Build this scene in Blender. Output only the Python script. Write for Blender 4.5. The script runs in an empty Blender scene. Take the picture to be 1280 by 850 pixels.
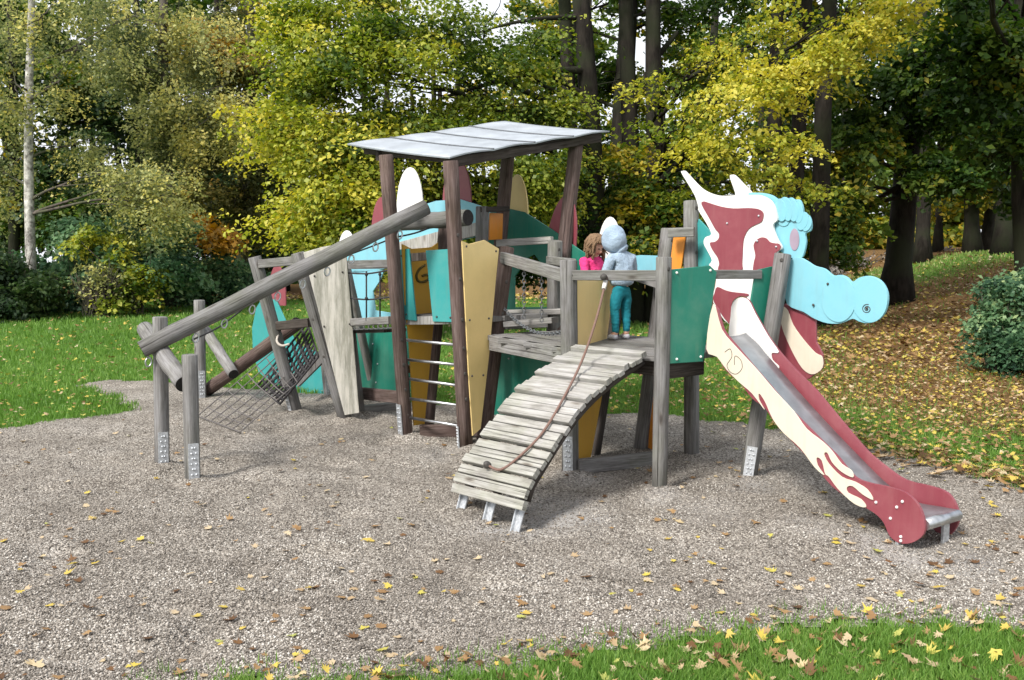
import bpy, bmesh, math, random
import numpy as np
from mathutils import Vector, Matrix
from mathutils.geometry import tessellate_polygon

random.seed(7)
S = bpy.context.scene
COL = S.collection

# ------------------------------------------------------------------ camera
CAM_H, F_PX, HOR = 1.75, 1200.0, 305.0
PITCH = math.atan((425 - HOR) / F_PX)
cp, sp_ = math.cos(PITCH), math.sin(PITCH)
cd = bpy.data.cameras.new('camera')
cam = bpy.data.objects.new('camera', cd); COL.objects.link(cam)
cam.location = (0, 0, CAM_H)
cam.rotation_euler = (math.pi / 2 - PITCH, 0, 0)
cd.sensor_width = 36; cd.lens = 36 * F_PX / 1280
cd.clip_start = 0.05; cd.clip_end = 2000
S.camera = cam

def ray(px, py):
    x, y = px - 640, 425 - py
    return Vector((x, F_PX * cp + y * sp_, -F_PX * sp_ + y * cp))
CO = Vector((0, 0, CAM_H))
def P(px, py, Y):                      # point at photo position, at distance Y in front
    r = ray(px, py); return CO + r * (Y / r.y)
def G(px, py, z=0.0):                  # point at photo position, at height z
    r = ray(px, py); return CO + r * ((z - CAM_H) / r.z)
def OP(px, py, p0, d):                 # point at photo position on the upright plane through p0 along d
    n = Vector((-d[1], d[0], 0)); r = ray(px, py)
    return CO + r * ((Vector((p0[0], p0[1], 0)) - Vector((0, 0, 0))).dot(n) / r.dot(n))
def crop(x0, y0, k):
    return lambda pts: [(x0 + k * a, y0 + k * b) for a, b in pts]

# ------------------------------------------------------------------ materials
MATS = {}
def newmat(name):
    m = bpy.data.materials.new(name); m.use_nodes = True
    nt = m.node_tree; b = nt.nodes['Principled BSDF']
    return m, nt, b
def N(nt, t, **kw):
    n = nt.nodes.new(t)
    for k, v in kw.items():
        if k in n.inputs: n.inputs[k].default_value = v
        else: setattr(n, k, v)
    return n
def ramp(nt, stops, interp='LINEAR'):
    r = nt.nodes.new('ShaderNodeValToRGB'); r.color_ramp.interpolation = interp
    e = r.color_ramp.elements
    while len(e) < len(stops): e.new(0.5)
    for i, (p, c) in enumerate(stops):
        e[i].position = p; e[i].color = (*c, 1)
    return r
def mixc(nt, fac, a, b, mode='MIX'):
    m = nt.nodes.new('ShaderNodeMix'); m.data_type = 'RGBA'; m.blend_type = mode
    for sock, v in ((0, fac), (6, a), (7, b)):
        if hasattr(v, 'is_linked') or hasattr(v, 'links'): nt.links.new(v, m.inputs[sock])
        elif isinstance(v, (int, float)): m.inputs[sock].default_value = v
        else: m.inputs[sock].default_value = (*v, 1)
    return m.outputs[2]

def wood(name, dark, mid, light, scale=1.0, rough=0.85):
    m, nt, b = newmat(name); L = nt.links.new
    uv = N(nt, 'ShaderNodeUVMap'); oi = N(nt, 'ShaderNodeObjectInfo')
    add = N(nt, 'ShaderNodeVectorMath', operation='ADD')
    cmb = N(nt, 'ShaderNodeCombineXYZ'); mul = N(nt, 'ShaderNodeMath', operation='MULTIPLY'); mul.inputs[1].default_value = 37
    L(oi.outputs['Random'], mul.inputs[0]); L(mul.outputs[0], cmb.inputs[2]); L(mul.outputs[0], cmb.inputs[1])
    L(uv.outputs[0], add.inputs[0]); L(cmb.outputs[0], add.inputs[1])
    mp = N(nt, 'ShaderNodeMapping'); mp.inputs['Scale'].default_value = (55 * scale, 2.2 * scale, 1)
    L(add.outputs[0], mp.inputs['Vector'])
    g = N(nt, 'ShaderNodeTexNoise', Scale=1.6, Detail=8, Roughness=0.65, Distortion=0.5); L(mp.outputs[0], g.inputs['Vector'])
    mp2 = N(nt, 'ShaderNodeMapping'); mp2.inputs['Scale'].default_value = (14, 3.5, 1); L(add.outputs[0], mp2.inputs['Vector'])
    g2 = N(nt, 'ShaderNodeTexNoise', Scale=1.2, Detail=5, Roughness=0.6); L(mp2.outputs[0], g2.inputs['Vector'])
    mp3 = N(nt, 'ShaderNodeMapping'); mp3.inputs['Scale'].default_value = (70, 0.9, 1); L(add.outputs[0], mp3.inputs['Vector'])
    ck = N(nt, 'ShaderNodeTexNoise', Scale=1.0, Detail=3, Roughness=0.5); L(mp3.outputs[0], ck.inputs['Vector'])
    r1 = ramp(nt, [(0.28, dark), (0.5, mid), (0.75, light)]); L(g.outputs[0], r1.inputs[0])
    r2 = ramp(nt, [(0.28, (0.55, 0.53, 0.50)), (0.45, (0.9, 0.89, 0.86)), (0.7, (1.15, 1.15, 1.16))]); L(g2.outputs[0], r2.inputs[0])
    c = mixc(nt, 0.85, r1.outputs[0], r2.outputs[0], 'MULTIPLY')
    r3 = ramp(nt, [(0.30, (0.12, 0.11, 0.1)), (0.36, (1, 1, 1))]); L(ck.outputs[0], r3.inputs[0])
    c = mixc(nt, 0.8, c, r3.outputs[0], 'MULTIPLY')
    kn = N(nt, 'ShaderNodeTexVoronoi', Scale=1.0); mp4 = N(nt, 'ShaderNodeMapping'); mp4.inputs['Scale'].default_value = (9, 2.6, 1); L(add.outputs[0], mp4.inputs['Vector']); L(mp4.outputs[0], kn.inputs['Vector'])
    rk = ramp(nt, [(0.05, (0.25, 0.2, 0.17)), (0.11, (0.75, 0.7, 0.66)), (0.16, (1, 1, 1))]); L(kn.outputs['Distance'], rk.inputs[0])
    c = mixc(nt, 0.75, c, rk.outputs[0], 'MULTIPLY')
    al = N(nt, 'ShaderNodeTexNoise', Scale=1.7, Detail=5, Roughness=0.7); tco = N(nt, 'ShaderNodeTexCoord'); L(tco.outputs['Object'], al.inputs['Vector'])
    ra_ = ramp(nt, [(0.45, (1, 1, 1)), (0.72, (0.80, 0.84, 0.70))]); L(al.outputs[0], ra_.inputs[0]); c = mixc(nt, 1.0, c, ra_.outputs[0], 'MULTIPLY')
    vr = N(nt, 'ShaderNodeMapRange'); vr.inputs['To Min'].default_value = 0.82; vr.inputs['To Max'].default_value = 1.15
    L(oi.outputs['Random'], vr.inputs[0])
    hs = N(nt, 'ShaderNodeHueSaturation'); L(vr.outputs[0], hs.inputs['Value']); L(c, hs.inputs['Color'])
    L(hs.outputs[0], b.inputs['Base Color'])
    b.inputs['Roughness'].default_value = rough; b.inputs['Specular IOR Level'].default_value = 0.25
    bp = N(nt, 'ShaderNodeBump', Strength=0.5, Distance=0.006)
    ad = N(nt, 'ShaderNodeMath', operation='ADD'); L(g.outputs[0], ad.inputs[0]); L(r3.outputs[0], ad.inputs[1])
    L(ad.outputs[0], bp.inputs['Height']); L(bp.outputs[0], b.inputs['Normal'])
    MATS[name] = m; return m

def board(name, col, rough=0.38, dirt=0.25, dirtcol=(0.22, 0.2, 0.15), spec=0.5, grime=None):
    """painted / laminated sheet: colour with rain streaks and grubby patches that belong to the sheet"""
    m, nt, b = newmat(name); L = nt.links.new
    tc = N(nt, 'ShaderNodeTexCoord')
    mp = N(nt, 'ShaderNodeMapping'); mp.inputs['Scale'].default_value = (16, 16, 1.6); L(tc.outputs['Object'], mp.inputs['Vector'])
    s = N(nt, 'ShaderNodeTexNoise', Scale=1.0, Detail=6, Roughness=0.62); L(mp.outputs[0], s.inputs['Vector'])
    s2 = N(nt, 'ShaderNodeTexNoise', Scale=3.2, Detail=9, Roughness=0.7); L(tc.outputs['Object'], s2.inputs['Vector'])
    r = ramp(nt, [(0.48, (0, 0, 0)), (0.8, (1, 1, 1))]); L(s.outputs[0], r.inputs[0])
    r2 = ramp(nt, [(0.5, (0, 0, 0)), (0.78, (1, 1, 1))]); L(s2.outputs[0], r2.inputs[0])
    mx = N(nt, 'ShaderNodeMath', operation='MAXIMUM'); L(r.outputs[0], mx.inputs[0]); L(r2.outputs[0], mx.inputs[1])
    mm = N(nt, 'ShaderNodeMath', operation='MULTIPLY'); mm.inputs[1].default_value = dirt; L(mx.outputs[0], mm.inputs[0])
    fade = ramp(nt, [(0.3, tuple(x * 0.92 for x in col)), (0.7, tuple(min(1, x * 1.07 + 0.01) for x in col))]); L(s2.outputs[0], fade.inputs[0])
    c = mixc(nt, mm.outputs[0], fade.outputs[0], dirtcol)
    if grime:
        g = N(nt, 'ShaderNodeTexNoise', Scale=7, Detail=10, Roughness=0.75); L(mp.outputs[0], g.inputs['Vector'])
        g.inputs['Scale'].default_value = .55; L(tc.outputs['Object'], mp.inputs['Vector'])
        gr = ramp(nt, [(0.44, (0, 0, 0)), (0.58, (1, 1, 1))]); L(g.outputs[0], gr.inputs[0])
        mg = N(nt, 'ShaderNodeMath', operation='MULTIPLY'); mg.inputs[1].default_value = 0.8; L(gr.outputs[0], mg.inputs[0])
        c = mixc(nt, mg.outputs[0], c, grime)
    L(c, b.inputs['Base Color'])
    rr = N(nt, 'ShaderNodeMapRange'); rr.inputs['To Min'].default_value = rough - 0.06; rr.inputs['To Max'].default_value = rough + 0.22
    L(s2.outputs[0], rr.inputs[0]); L(rr.outputs[0], b.inputs['Roughness'])
    b.inputs['Specular IOR Level'].default_value = spec
    bp = N(nt, 'ShaderNodeBump', Strength=0.06, Distance=0.004); L(s2.outputs[0], bp.inputs['Height']); L(bp.outputs[0], b.inputs['Normal'])
    MATS[name] = m; return m

def metal(name, col, rough, scale=40, met=1.0, var=0.25):
    m, nt, b = newmat(name); L = nt.links.new
    tc = N(nt, 'ShaderNodeTexCoord')
    s = N(nt, 'ShaderNodeTexNoise', Scale=scale, Detail=6, Roughness=0.6); L(tc.outputs['Object'], s.inputs['Vector'])
    r = ramp(nt, [(0.3, tuple(x * (1 - var) for x in col)), (0.7, tuple(min(1, x * (1 + var)) for x in col))]); L(s.outputs[0], r.inputs[0])
    L(r.outputs[0], b.inputs['Base Color']); b.inputs['Metallic'].default_value = met
    rr = N(nt, 'ShaderNodeMapRange'); rr.inputs['To Min'].default_value = rough - 0.1; rr.inputs['To Max'].default_value = rough + 0.15
    L(s.outputs[0], rr.inputs[0]); L(rr.outputs[0], b.inputs['Roughness'])
    MATS[name] = m; return m

def plain(name, col, rough=0.8, var=0.2, scale=30, bump=0.2, dist=0.004, spec=0.3, sub=0):
    m, nt, b = newmat(name); L = nt.links.new
    tc = N(nt, 'ShaderNodeTexCoord')
    s = N(nt, 'ShaderNodeTexNoise', Scale=scale, Detail=6, Roughness=0.65); L(tc.outputs['Object'], s.inputs['Vector'])
    r = ramp(nt, [(0.3, tuple(x * (1 - var) for x in col)), (0.7, tuple(min(1, x * (1 + var)) for x in col))]); L(s.outputs[0], r.inputs[0])
    L(r.outputs[0], b.inputs['Base Color']); b.inputs['Roughness'].default_value = rough
    b.inputs['Specular IOR Level'].default_value = spec
    if bump:
        bp = N(nt, 'ShaderNodeBump', Strength=bump, Distance=dist); L(s.outputs[0], bp.inputs['Height']); L(bp.outputs[0], b.inputs['Normal'])
    MATS[name] = m; return m

def leafmat(name, stops, trans=0.4, rough=0.5, spec=0.35):
    """thin leaves: per-leaf colour from the attribute 'tint', some light passes through"""
    m, nt, b = newmat(name); L = nt.links.new
    a = N(nt, 'ShaderNodeAttribute', attribute_name='tint')
    r = ramp(nt, stops); L(a.outputs['Fac'], r.inputs[0])
    L(r.outputs[0], b.inputs['Base Color']); b.inputs['Roughness'].default_value = rough; b.inputs['Specular IOR Level'].default_value = spec
    t = N(nt, 'ShaderNodeBsdfTranslucent')
    hs = N(nt, 'ShaderNodeHueSaturation', Saturation=1.1, Value=1.25); L(r.outputs[0], hs.inputs['Color']); L(hs.outputs[0], t.inputs['Color'])
    mx = N(nt, 'ShaderNodeMixShader'); mx.inputs[0].default_value = trans
    L(b.outputs[0], mx.inputs[1]); L(t.outputs[0], mx.inputs[2])
    L(mx.outputs[0], nt.nodes['Material Output'].inputs['Surface'])
    MATS[name] = m; return m

def bark(name, dark, light, scale=9, stretch=0.25, patch=None):
    m, nt, b = newmat(name); L = nt.links.new
    tc = N(nt, 'ShaderNodeTexCoord')
    mp = N(nt, 'ShaderNodeMapping'); mp.inputs['Scale'].default_value = (1, 1, stretch); L(tc.outputs['Object'], mp.inputs['Vector'])
    s = N(nt, 'ShaderNodeTexNoise', Scale=scale, Detail=9, Roughness=0.7); L(mp.outputs[0], s.inputs['Vector'])
    r = ramp(nt, [(0.35, dark), (0.65, light)]); L(s.outputs[0], r.inputs[0]); c = r.outputs[0]
    if patch:
        s2 = N(nt, 'ShaderNodeTexNoise', Scale=1.3, Detail=4); L(tc.outputs['Object'], s2.inputs['Vector'])
        r2 = ramp(nt, [(0.45, (0, 0, 0)), (0.62, (1, 1, 1))]); L(s2.outputs[0], r2.inputs[0])
        c = mixc(nt, r2.outputs[0], c, patch)
    L(c, b.inputs['Base Color']); b.inputs['Roughness'].default_value = 0.9; b.inputs['Specular IOR Level'].default_value = 0.15
    bp = N(nt, 'ShaderNodeBump', Strength=0.8, Distance=0.03); L(s.outputs[0], bp.inputs['Height']); L(bp.outputs[0], b.inputs['Normal'])
    MATS[name] = m; return m

# ------------------------------------------------------------------ mesh builder
class MB:
    def __init__(self): self.v, self.f, self.uv, self.s = [], [], [], []
    def _add(self, vs): o = len(self.v); self.v += [tuple(x) for x in vs]; return o
    def face(self, idx, uv=None, smooth=False):
        self.f.append(tuple(idx)); self.uv.append(uv or [(0, 0)] * len(idx)); self.s.append(smooth)
    def tube(self, pts, r, seg=12, cap=True, sq=0.0, up=None, closed=False, wob=0.0):
        """swept round (sq=0) or rounded-square (sq>0) bar; UV v runs along it in metres"""
        pts = [Vector(p) for p in pts]; n = len(pts)
        rs = r if isinstance(r, (list, tuple)) else [r] * n
        rnd = random.random() * 50; off = random.random() * 20
        t0 = (pts[1] - pts[0]).normalized()
        ref = Vector(up) if up else (Vector((0, 0, 1)) if abs(t0.z) < 0.9 else Vector((0, 1, 0)))
        a = (ref - t0 * ref.dot(t0)).normalized()
        rings = []; acc = 0; vs_ = []
        for i in range(n):
            if closed: t = (pts[(i + 1) % n] - pts[i - 1]).normalized()
            else: t = (pts[min(i + 1, n - 1)] - pts[max(i - 1, 0)]).normalized()
            a = (a - t * a.dot(t)).normalized(); b = t.cross(a)
            if i: acc += (pts[i] - pts[i - 1]).length
            vs_.append(acc); ring = []
            for k in range(seg):
                th = 2 * math.pi * (k + 0.5) / seg; c, s = math.cos(th), math.sin(th)
                rr = rs[i]
                if sq:
                    e = 2 + sq * 6; rr = rs[i] / (abs(c) ** e + abs(s) ** e) ** (1 / e)
                if wob: rr *= 1 + wob * math.sin(3 * th + acc * 5 + rnd) * math.sin(acc * 7 + rnd)
                ring.append(pts[i] + a * (c * rr) + b * (s * rr))
            rings.append(self._add(ring))
        per = 2 * math.pi * max(rs)
        for i in range(n if closed else n - 1):
            A, B = rings[i], rings[(i + 1) % n]
            v0, v1 = off + vs_[i], off + (vs_[i + 1] if i + 1 < n else vs_[i] + 0.02)
            for k in range(seg):
                k2 = (k + 1) % seg; u0, u1 = rnd + per * k / seg, rnd + per * (k + 1) / seg
                self.face((A + k, A + k2, B + k2, B + k), [(u0, v0), (u1, v0), (u1, v1), (u0, v1)], True)
        if cap and not closed:
            self.face([rings[0] + k for k in range(seg)][::-1], [(rnd + .3 * math.cos(k), off + .01 * math.sin(k)) for k in range(seg)])
            self.face([rings[-1] + k for k in range(seg)], [(rnd + .3 * math.cos(k), off + .01 * math.sin(k)) for k in range(seg)])
    def beam(self, p0, p1, w, h, up=(0, 0, 1), roll=0):
        """plank/bar from p0 to p1: w across, h along up; chamfered corners"""
        p0, p1 = Vector(p0), Vector(p1); t = (p1 - p0).normalized(); L = (p1 - p0).length
        up = Vector(up); b = (up - t * up.dot(t)).normalized(); a = t.cross(b)
        c = min(w, h) * 0.09
        prof = [(-w/2 + c, -h/2), (w/2 - c, -h/2), (w/2, -h/2 + c), (w/2, h/2 - c), (w/2 - c, h/2), (-w/2 + c, h/2), (-w/2, h/2 - c), (-w/2, -h/2 + c)]
        o0 = self._add([p0 + a * x + b * y for x, y in prof]); o1 = self._add([p1 + a * x + b * y for x, y in prof])
        ru, rv = random.random() * 40, random.random() * 40; u = 0
        for k in range(8):
            k2 = (k + 1) % 8; d = math.dist(prof[k], prof[k2])
            self.face((o0 + k, o0 + k2, o1 + k2, o1 + k), [(ru + u, rv), (ru + u + d, rv), (ru + u + d, rv + L), (ru + u, rv + L)]); u += d
        self.face([o0 + k for k in range(8)][::-1], [(ru + x, rv + y * .1) for x, y in prof][::-1])
        self.face([o1 + k for k in range(8)], [(ru + x, rv + y * .1) for x, y in prof])
    def prism(self, poly, off, holes=()):
        """sheet: outline poly (3-D, flat), thickened by the vector off"""
        loops = [[Vector(p) for p in poly]] + [[Vector(p) for p in h] for h in holes]
        off = Vector(off); flat = [p for l in loops for p in l]; n = len(flat)
        tris = tessellate_polygon(loops)
        o = self._add(flat); self._add([p + off for p in flat])
        nrm = off.normalized()
        for t in tris:
            a, b, c = (flat[i] for i in t)
            if (b - a).cross(c - a).dot(nrm) > 0: t = t[::-1]
            self.face([o + i for i in t], [(flat[i].x, flat[i].z) for i in t])
            self.face([o + n + i for i in t[::-1]], [(flat[i].x, flat[i].z) for i in t[::-1]])
        s = 0
        for l in loops:
            m = len(l)
            for k in range(m):
                k2 = (k + 1) % m
                self.face((o + s + k, o + s + k2, o + n + s + k2, o + n + s + k), [(l[k].x, l[k].z)] * 4)
            s += m
    def ball(self, c, r, sc=(1, 1, 1), nu=10, nv=6):
        c = Vector(c); rows = []
        for j in range(nv + 1):
            ph = math.pi * j / nv
            rows.append(self._add([c + Vector((r * sc[0] * math.sin(ph) * math.cos(2*math.pi*k/nu), r * sc[1] * math.sin(ph) * math.sin(2*math.pi*k/nu), r * sc[2] * math.cos(ph))) for k in range(nu)]))
        for j in range(nv):
            for k in range(nu):
                k2 = (k + 1) % nu
                self.face((rows[j] + k, rows[j+1] + k, rows[j+1] + k2, rows[j] + k2), None, True)
    def build(self, name, mat, parent=None, bevel=0):
        me = bpy.data.meshes.new(name)
        me.from_pydata(self.v, [], self.f)
        uvl = me.uv_layers.new(name='UVMap')
        uvl.data.foreach_set('uv', [c for f in self.uv for p in f for c in p])
        me.polygons.foreach_set('use_smooth', self.s)
        bm = bmesh.new(); bm.from_mesh(me); bmesh.ops.recalc_face_normals(bm, faces=bm.faces); bm.to_mesh(me); bm.free()
        o = bpy.data.objects.new(name, me); COL.objects.link(o)
        me.materials.append(MATS[mat] if isinstance(mat, str) else mat)
        if parent: attach(o, parent)
        if bevel:
            md = o.modifiers.new('bevel', 'BEVEL'); md.width = bevel; md.segments = 2; md.limit_method = 'ANGLE'; md.angle_limit = math.radians(50)
        return o

def attach(o, parent):
    o.parent = parent
    w = Matrix.Translation(parent.location) if parent.parent is None else Matrix.Translation(parent.get('_w', (0, 0, 0)))
    o.matrix_parent_inverse = w.inverted()
def tag(o, label=None, cat=None, group=None, kind=None):
    if label: o['label'] = label
    if cat: o['category'] = cat
    if group: o['group'] = group
    if kind: o['kind'] = kind
    return o
def thing(name, loc, label, cat, group=None):
    e = bpy.data.objects.new(name, None); COL.objects.link(e); e.location = loc; e.empty_display_size = 0.2
    return tag(e, label, cat, group)
def smooth(pts, n=5, closed=True):
    """Catmull-Rom through a 2-D outline"""
    out = []; m = len(pts)
    for i in range(m if closed else m - 1):
        p0, p1, p2, p3 = (pts[(i + k) % m] if closed else pts[min(max(i + k, 0), m - 1)] for k in (-1, 0, 1, 2))
        for j in range(n):
            t = j / n
            out.append(tuple(0.5 * (2*p1[c] + (p2[c]-p0[c])*t + (2*p0[c]-5*p1[c]+4*p2[c]-p3[c])*t*t + (3*p1[c]-p0[c]-3*p2[c]+p3[c])*t**3) for c in range(len(p1))))
    if not closed: out.append(tuple(pts[-1]))
    return out

def raw(name, verts, faces, mat, tint=None, parent=None, smooth_=False):
    """fast mesh from numpy arrays (faces: all the same corner count)"""
    me = bpy.data.meshes.new(name); nv, (nf, k) = len(verts), faces.shape
    me.vertices.add(nv); me.vertices.foreach_set('co', verts.astype(np.float32).ravel())
    me.loops.add(nf * k); me.loops.foreach_set('vertex_index', faces.astype(np.int32).ravel())
    me.polygons.add(nf); me.polygons.foreach_set('loop_start', np.arange(0, nf * k, k, dtype=np.int32))
    if smooth_: me.polygons.foreach_set('use_smooth', np.ones(nf, bool))
    me.update(calc_edges=True); me.validate()
    if tint is not None:
        dom = 'FACE' if len(tint) == nf else 'POINT'
        at = me.attributes.new('tint', 'FLOAT', dom); at.data.foreach_set('value', tint.astype(np.float32))
    me.materials.append(MATS[mat])
    o = bpy.data.objects.new(name, me); COL.objects.link(o)
    if parent: attach(o, parent)
    return o
# ------------------------------------------------------------------ materials of the play structure
wood('grey_wood', (0.098, 0.093, 0.09), (0.182, 0.177, 0.175), (0.285, 0.282, 0.284))
wood('pale_wood', (0.19, 0.18, 0.17), (0.335, 0.325, 0.31), (0.46, 0.45, 0.435))
wood('brown_wood', (0.045, 0.029, 0.025), (0.105, 0.073, 0.065), (0.185, 0.145, 0.135))
wood('dark_wood', (0.022, 0.018, 0.016), (0.055, 0.045, 0.04), (0.11, 0.095, 0.09))
board('green', (0.006, 0.155, 0.105), dirt=0.2)
board('teal', (0.025, 0.26, 0.255), dirt=0.22)
board('blue', (0.185, 0.455, 0.54), dirt=0.2, rough=0.45)
board('red', (0.215, 0.042, 0.057), dirt=0.2, dirtcol=(0.35, 0.2, 0.18))
board('white', (0.70, 0.69, 0.67), dirt=0.3, dirtcol=(0.5, 0.46, 0.38))
board('cream', (0.64, 0.57, 0.46), dirt=0.4, dirtcol=(0.46, 0.38, 0.27))
board('weathered', (0.58, 0.56, 0.50), dirt=0.5, dirtcol=(0.40, 0.38, 0.29), grime=(0.20, 0.20, 0.155), rough=0.6)
board('yellow', (0.74, 0.56, 0.235), dirt=0.14, dirtcol=(0.5, 0.35, 0.13))
board('ochre', (0.50, 0.27, 0.018), dirt=0.2, dirtcol=(0.2, 0.13, 0.04))
board('orange', (0.62, 0.22, 0.016), dirt=0.2)
board('edge', (0.03, 0.025, 0.025), dirt=0.1)
metal('galv', (0.50, 0.52, 0.54), 0.5, 60, met=.7)
metal('steel', (0.50, 0.51, 0.52), 0.35, 25, var=0.15)
metal('chute_steel', (0.34, 0.345, 0.36), 0.42, 9, var=0.18, met=.8)
metal('roof_zinc', (0.34, 0.37, 0.40), 0.5, 4, var=0.22, met=0.3)
metal('seam_shade_chain', (0.12, 0.13, 0.14), 0.6, 20, met=.2)  # dark tone paints shadow along the roof seams; plain metal colour on chains
plain('rope_dark', (0.035, 0.033, 0.035), 0.9, 0.3, 200, 0.5)
plain('rope_mid', (0.12, 0.11, 0.105), 0.9, 0.35, 260, 0.6)
plain('rope_brown', (0.17, 0.105, 0.085), 0.9, 0.35, 260, 0.6)
plain('rope_pale', (0.42, 0.38, 0.33), 0.9, 0.3, 200, 0.5)
plain('bolt_dark', (0.06, 0.055, 0.05), 0.6, 0.2)
plain('log_end', (0.022, 0.02, 0.019), 0.9, 0.5, 60, 0.6)
plain('sleeve', (0.62, 0.6, 0.56), 0.6, 0.15)

V3 = Vector
BASES = []
base = G(640, 560)
STR = thing('play_structure', V3((base.x, base.y, 0)),
            'dragon shaped wooden climbing frame with zinc roof, plank ramp and slide on the gravel', 'playground climbing frame')
PS = STR
Z = V3((0, 0, 1))
vdir = V3((0.62, 0.78, 0)).normalized()     # across the dragon
udir = V3((0.77, -0.64, 0)).normalized()    # tail to head

def foot(parent, b, t, r, side, h=0.3, out=1.0):
    """galvanised post shoe with bolt heads on one face of a post"""
    m = MB(); ax = (t - b).normalized(); s = V3(side); s = (s - ax * s.dot(ax)).normalized(); w = ax.cross(s)
    p0, p1 = b - ax * 0.05 + s * (r + 0.004), b + ax * h + s * (r + 0.004)
    m.beam(p0, p1, 0.075, 0.008, up=s)
    for k in range(7):
        for q in (-1, 1):
            c = b + ax * (0.03 + k * h / 7.6) + s * (r + 0.009) + w * q * 0.016 * (1 if k % 2 else 0.55)
            m.ball(c, 0.0085, nu=8, nv=4)
    m.build('steel_shoe', 'galv', parent)

def post(b, t, w=0.115, mat='grey_wood', shoe=None, bolts=(), name='post', sq=0.35, shoe_h=0.3):
    b, t = V3(b), V3(t); m = MB()
    n = 6; pts = [b.lerp(t, k / n) for k in range(n + 1)]
    pts[0] = pts[0] - (t - b).normalized() * 0.12
    ax = (t - b).normalized(); BASES.append((b.x, b.y))
    pts = pts[:-1] + [t - ax * 0.006, t]
    w = w * .9; rs = [w / 2] * (len(pts) - 1) + [w / 2 - 0.006]
    m.tube(pts, rs, 16, sq=sq, up=udir, wob=0.02)
    o = m.build(name, mat, PS)
    if shoe is not None: foot(o, b, t, w / 2, shoe, shoe_h)
    if bolts:
        for f, side in bolts:
            s = V3(side).normalized(); s = (s - ax * s.dot(ax)).normalized()
            c = b.lerp(t, f) + s * (w / 2); k = MB()
            k.tube([c - s * 0.01, c + s * 0.004, c + s * 0.005, c + s * 0.011], [.017, .017, .011, .011], 10)
            k.build('bolt', 'bolt_dark', o)
    return o
front = V3((-0.3, -1, 0)); fr = V3((0.5, -0.86, 0)); fl = V3((-0.8, -0.6, 0))

def bolts_on(parent, pts, d, mat='bolt_dark', r=0.010):
    for p in pts:
        k = MB(); k.ball(V3(p), r, (1, 1, 1), 8, 4); k.build('bolt', mat, parent)
def panel(poly, p0, d, mat, th=0.016, parent=None, name='side_panel', shift=0.0, sm=0, holes=(), bolts=(), bevel=0.003, boltmat='bolt_dark'):
    """sheet whose outline was measured on the photo, standing on the upright plane through p0 along d"""
    d = V3(d).normalized(); n = V3((d.y, -d.x, 0))
    if n.y > 0: n = -n                                        # towards the photographer
    if sm: poly = smooth(poly, sm)
    q = V3(p0) + n * shift
    pts = [OP(x, y, q, d) for x, y in poly]
    hs = [[OP(x, y, q, d) for x, y in (smooth(h, sm) if sm else h)] for h in holes]
    m = MB(); m.prism(pts, -n * th, hs)
    o = m.build(name, mat, parent or PS, bevel=bevel)
    if bolts: bolts_on(o, [OP(x, y, q + n * 0.002, d) for x, y in bolts], n, boltmat)
    return o

def rope(pts, r, mat, parent=None, name='rope', seg=6, sm=4):
    m = MB(); m.tube(smooth([tuple(p) for p in pts], sm, False) if sm else pts, r, seg); return m.build(name, mat, parent or PS)
def chain(p0, p1, parent, sag=0.0, link=0.042, name='chain', mat='seam_shade_chain', r=0.0042):
    p0, p1 = V3(p0), V3(p1); L = (p1 - p0).length; n = max(3, int(L / (link * 0.72))); m = MB()
    pos = [p0.lerp(p1, i / n) - Z * sag * 4 * (i / n) * (1 - i / n) for i in range(n + 1)]
    for i in range(n):
        c = (pos[i] + pos[i+1]) / 2; t = (pos[i+1] - pos[i]).normalized()
        s = t.cross(Z) if abs(t.z) < .9 else V3((1, 0, 0)); s.normalize(); q = t.cross(s)
        a = s if i % 2 else q
        m.tube([c + t * (link/2 * math.cos(w)) + a * (link * 0.33 * math.sin(w)) for w in [2*math.pi*k/8 for k in range(8)]], r, 5, closed=True)
    return m.build(name, mat, parent)

# ------------------------------------------------------------------ trestle and long beam (tail of the dragon)
L1, L2, L3 = G(203, 586), G(241, 603), G(251, 495)
post(L1, P(200, 396, L1.y), shoe=fr, w=0.108); post(L2, P(237, 443, L2.y), shoe=fr, w=0.108)
post(L3, P(249, 375, L3.y), shoe=fr, w=0.12)
def log(p0, p1, r, name='log', mat='grey_wood', ends=True):
    m = MB(); p0, p1 = V3(p0), V3(p1); n = 10; t = (p1 - p0).normalized()
    m.tube([p0] + [p0.lerp(p1, k / n) + V3((0, 0, 1)) * 0.004 * math.sin(k * 1.7) for k in range(1, n)] + [p1],
           [r - .004] + [r * (1 + .025 * math.sin(k * 2.1)) for k in range(1, n)] + [r - .004], 20)
    o = m.build(name, mat, PS)
    if ends:
        for p, s in ((p0, -1), (p1, 1)):
            e = MB(); e.tube([p, p + t * s * 0.003], r - 0.006, 20); e.build('end_grain', 'log_end', o)
    return o
log(P(181, 411, 7.72), P(230, 480, 6.98), 0.067)
log(P(257, 413, 11.15), P(292, 468, 10.4), 0.062)
B0, B1 = P(177, 437, 7.28), P(533, 259, 8.22)
beam = log(B0, B1, 0.069, 'beam')
log(G(258, 489, 0.03), P(372, 404, 10.25), 0.075, mat='brown_wood')
xl0, xl1 = P(500, 279, 9.0), P(585, 272, 8.45)
log(xl0, xl1, 0.075)
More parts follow.
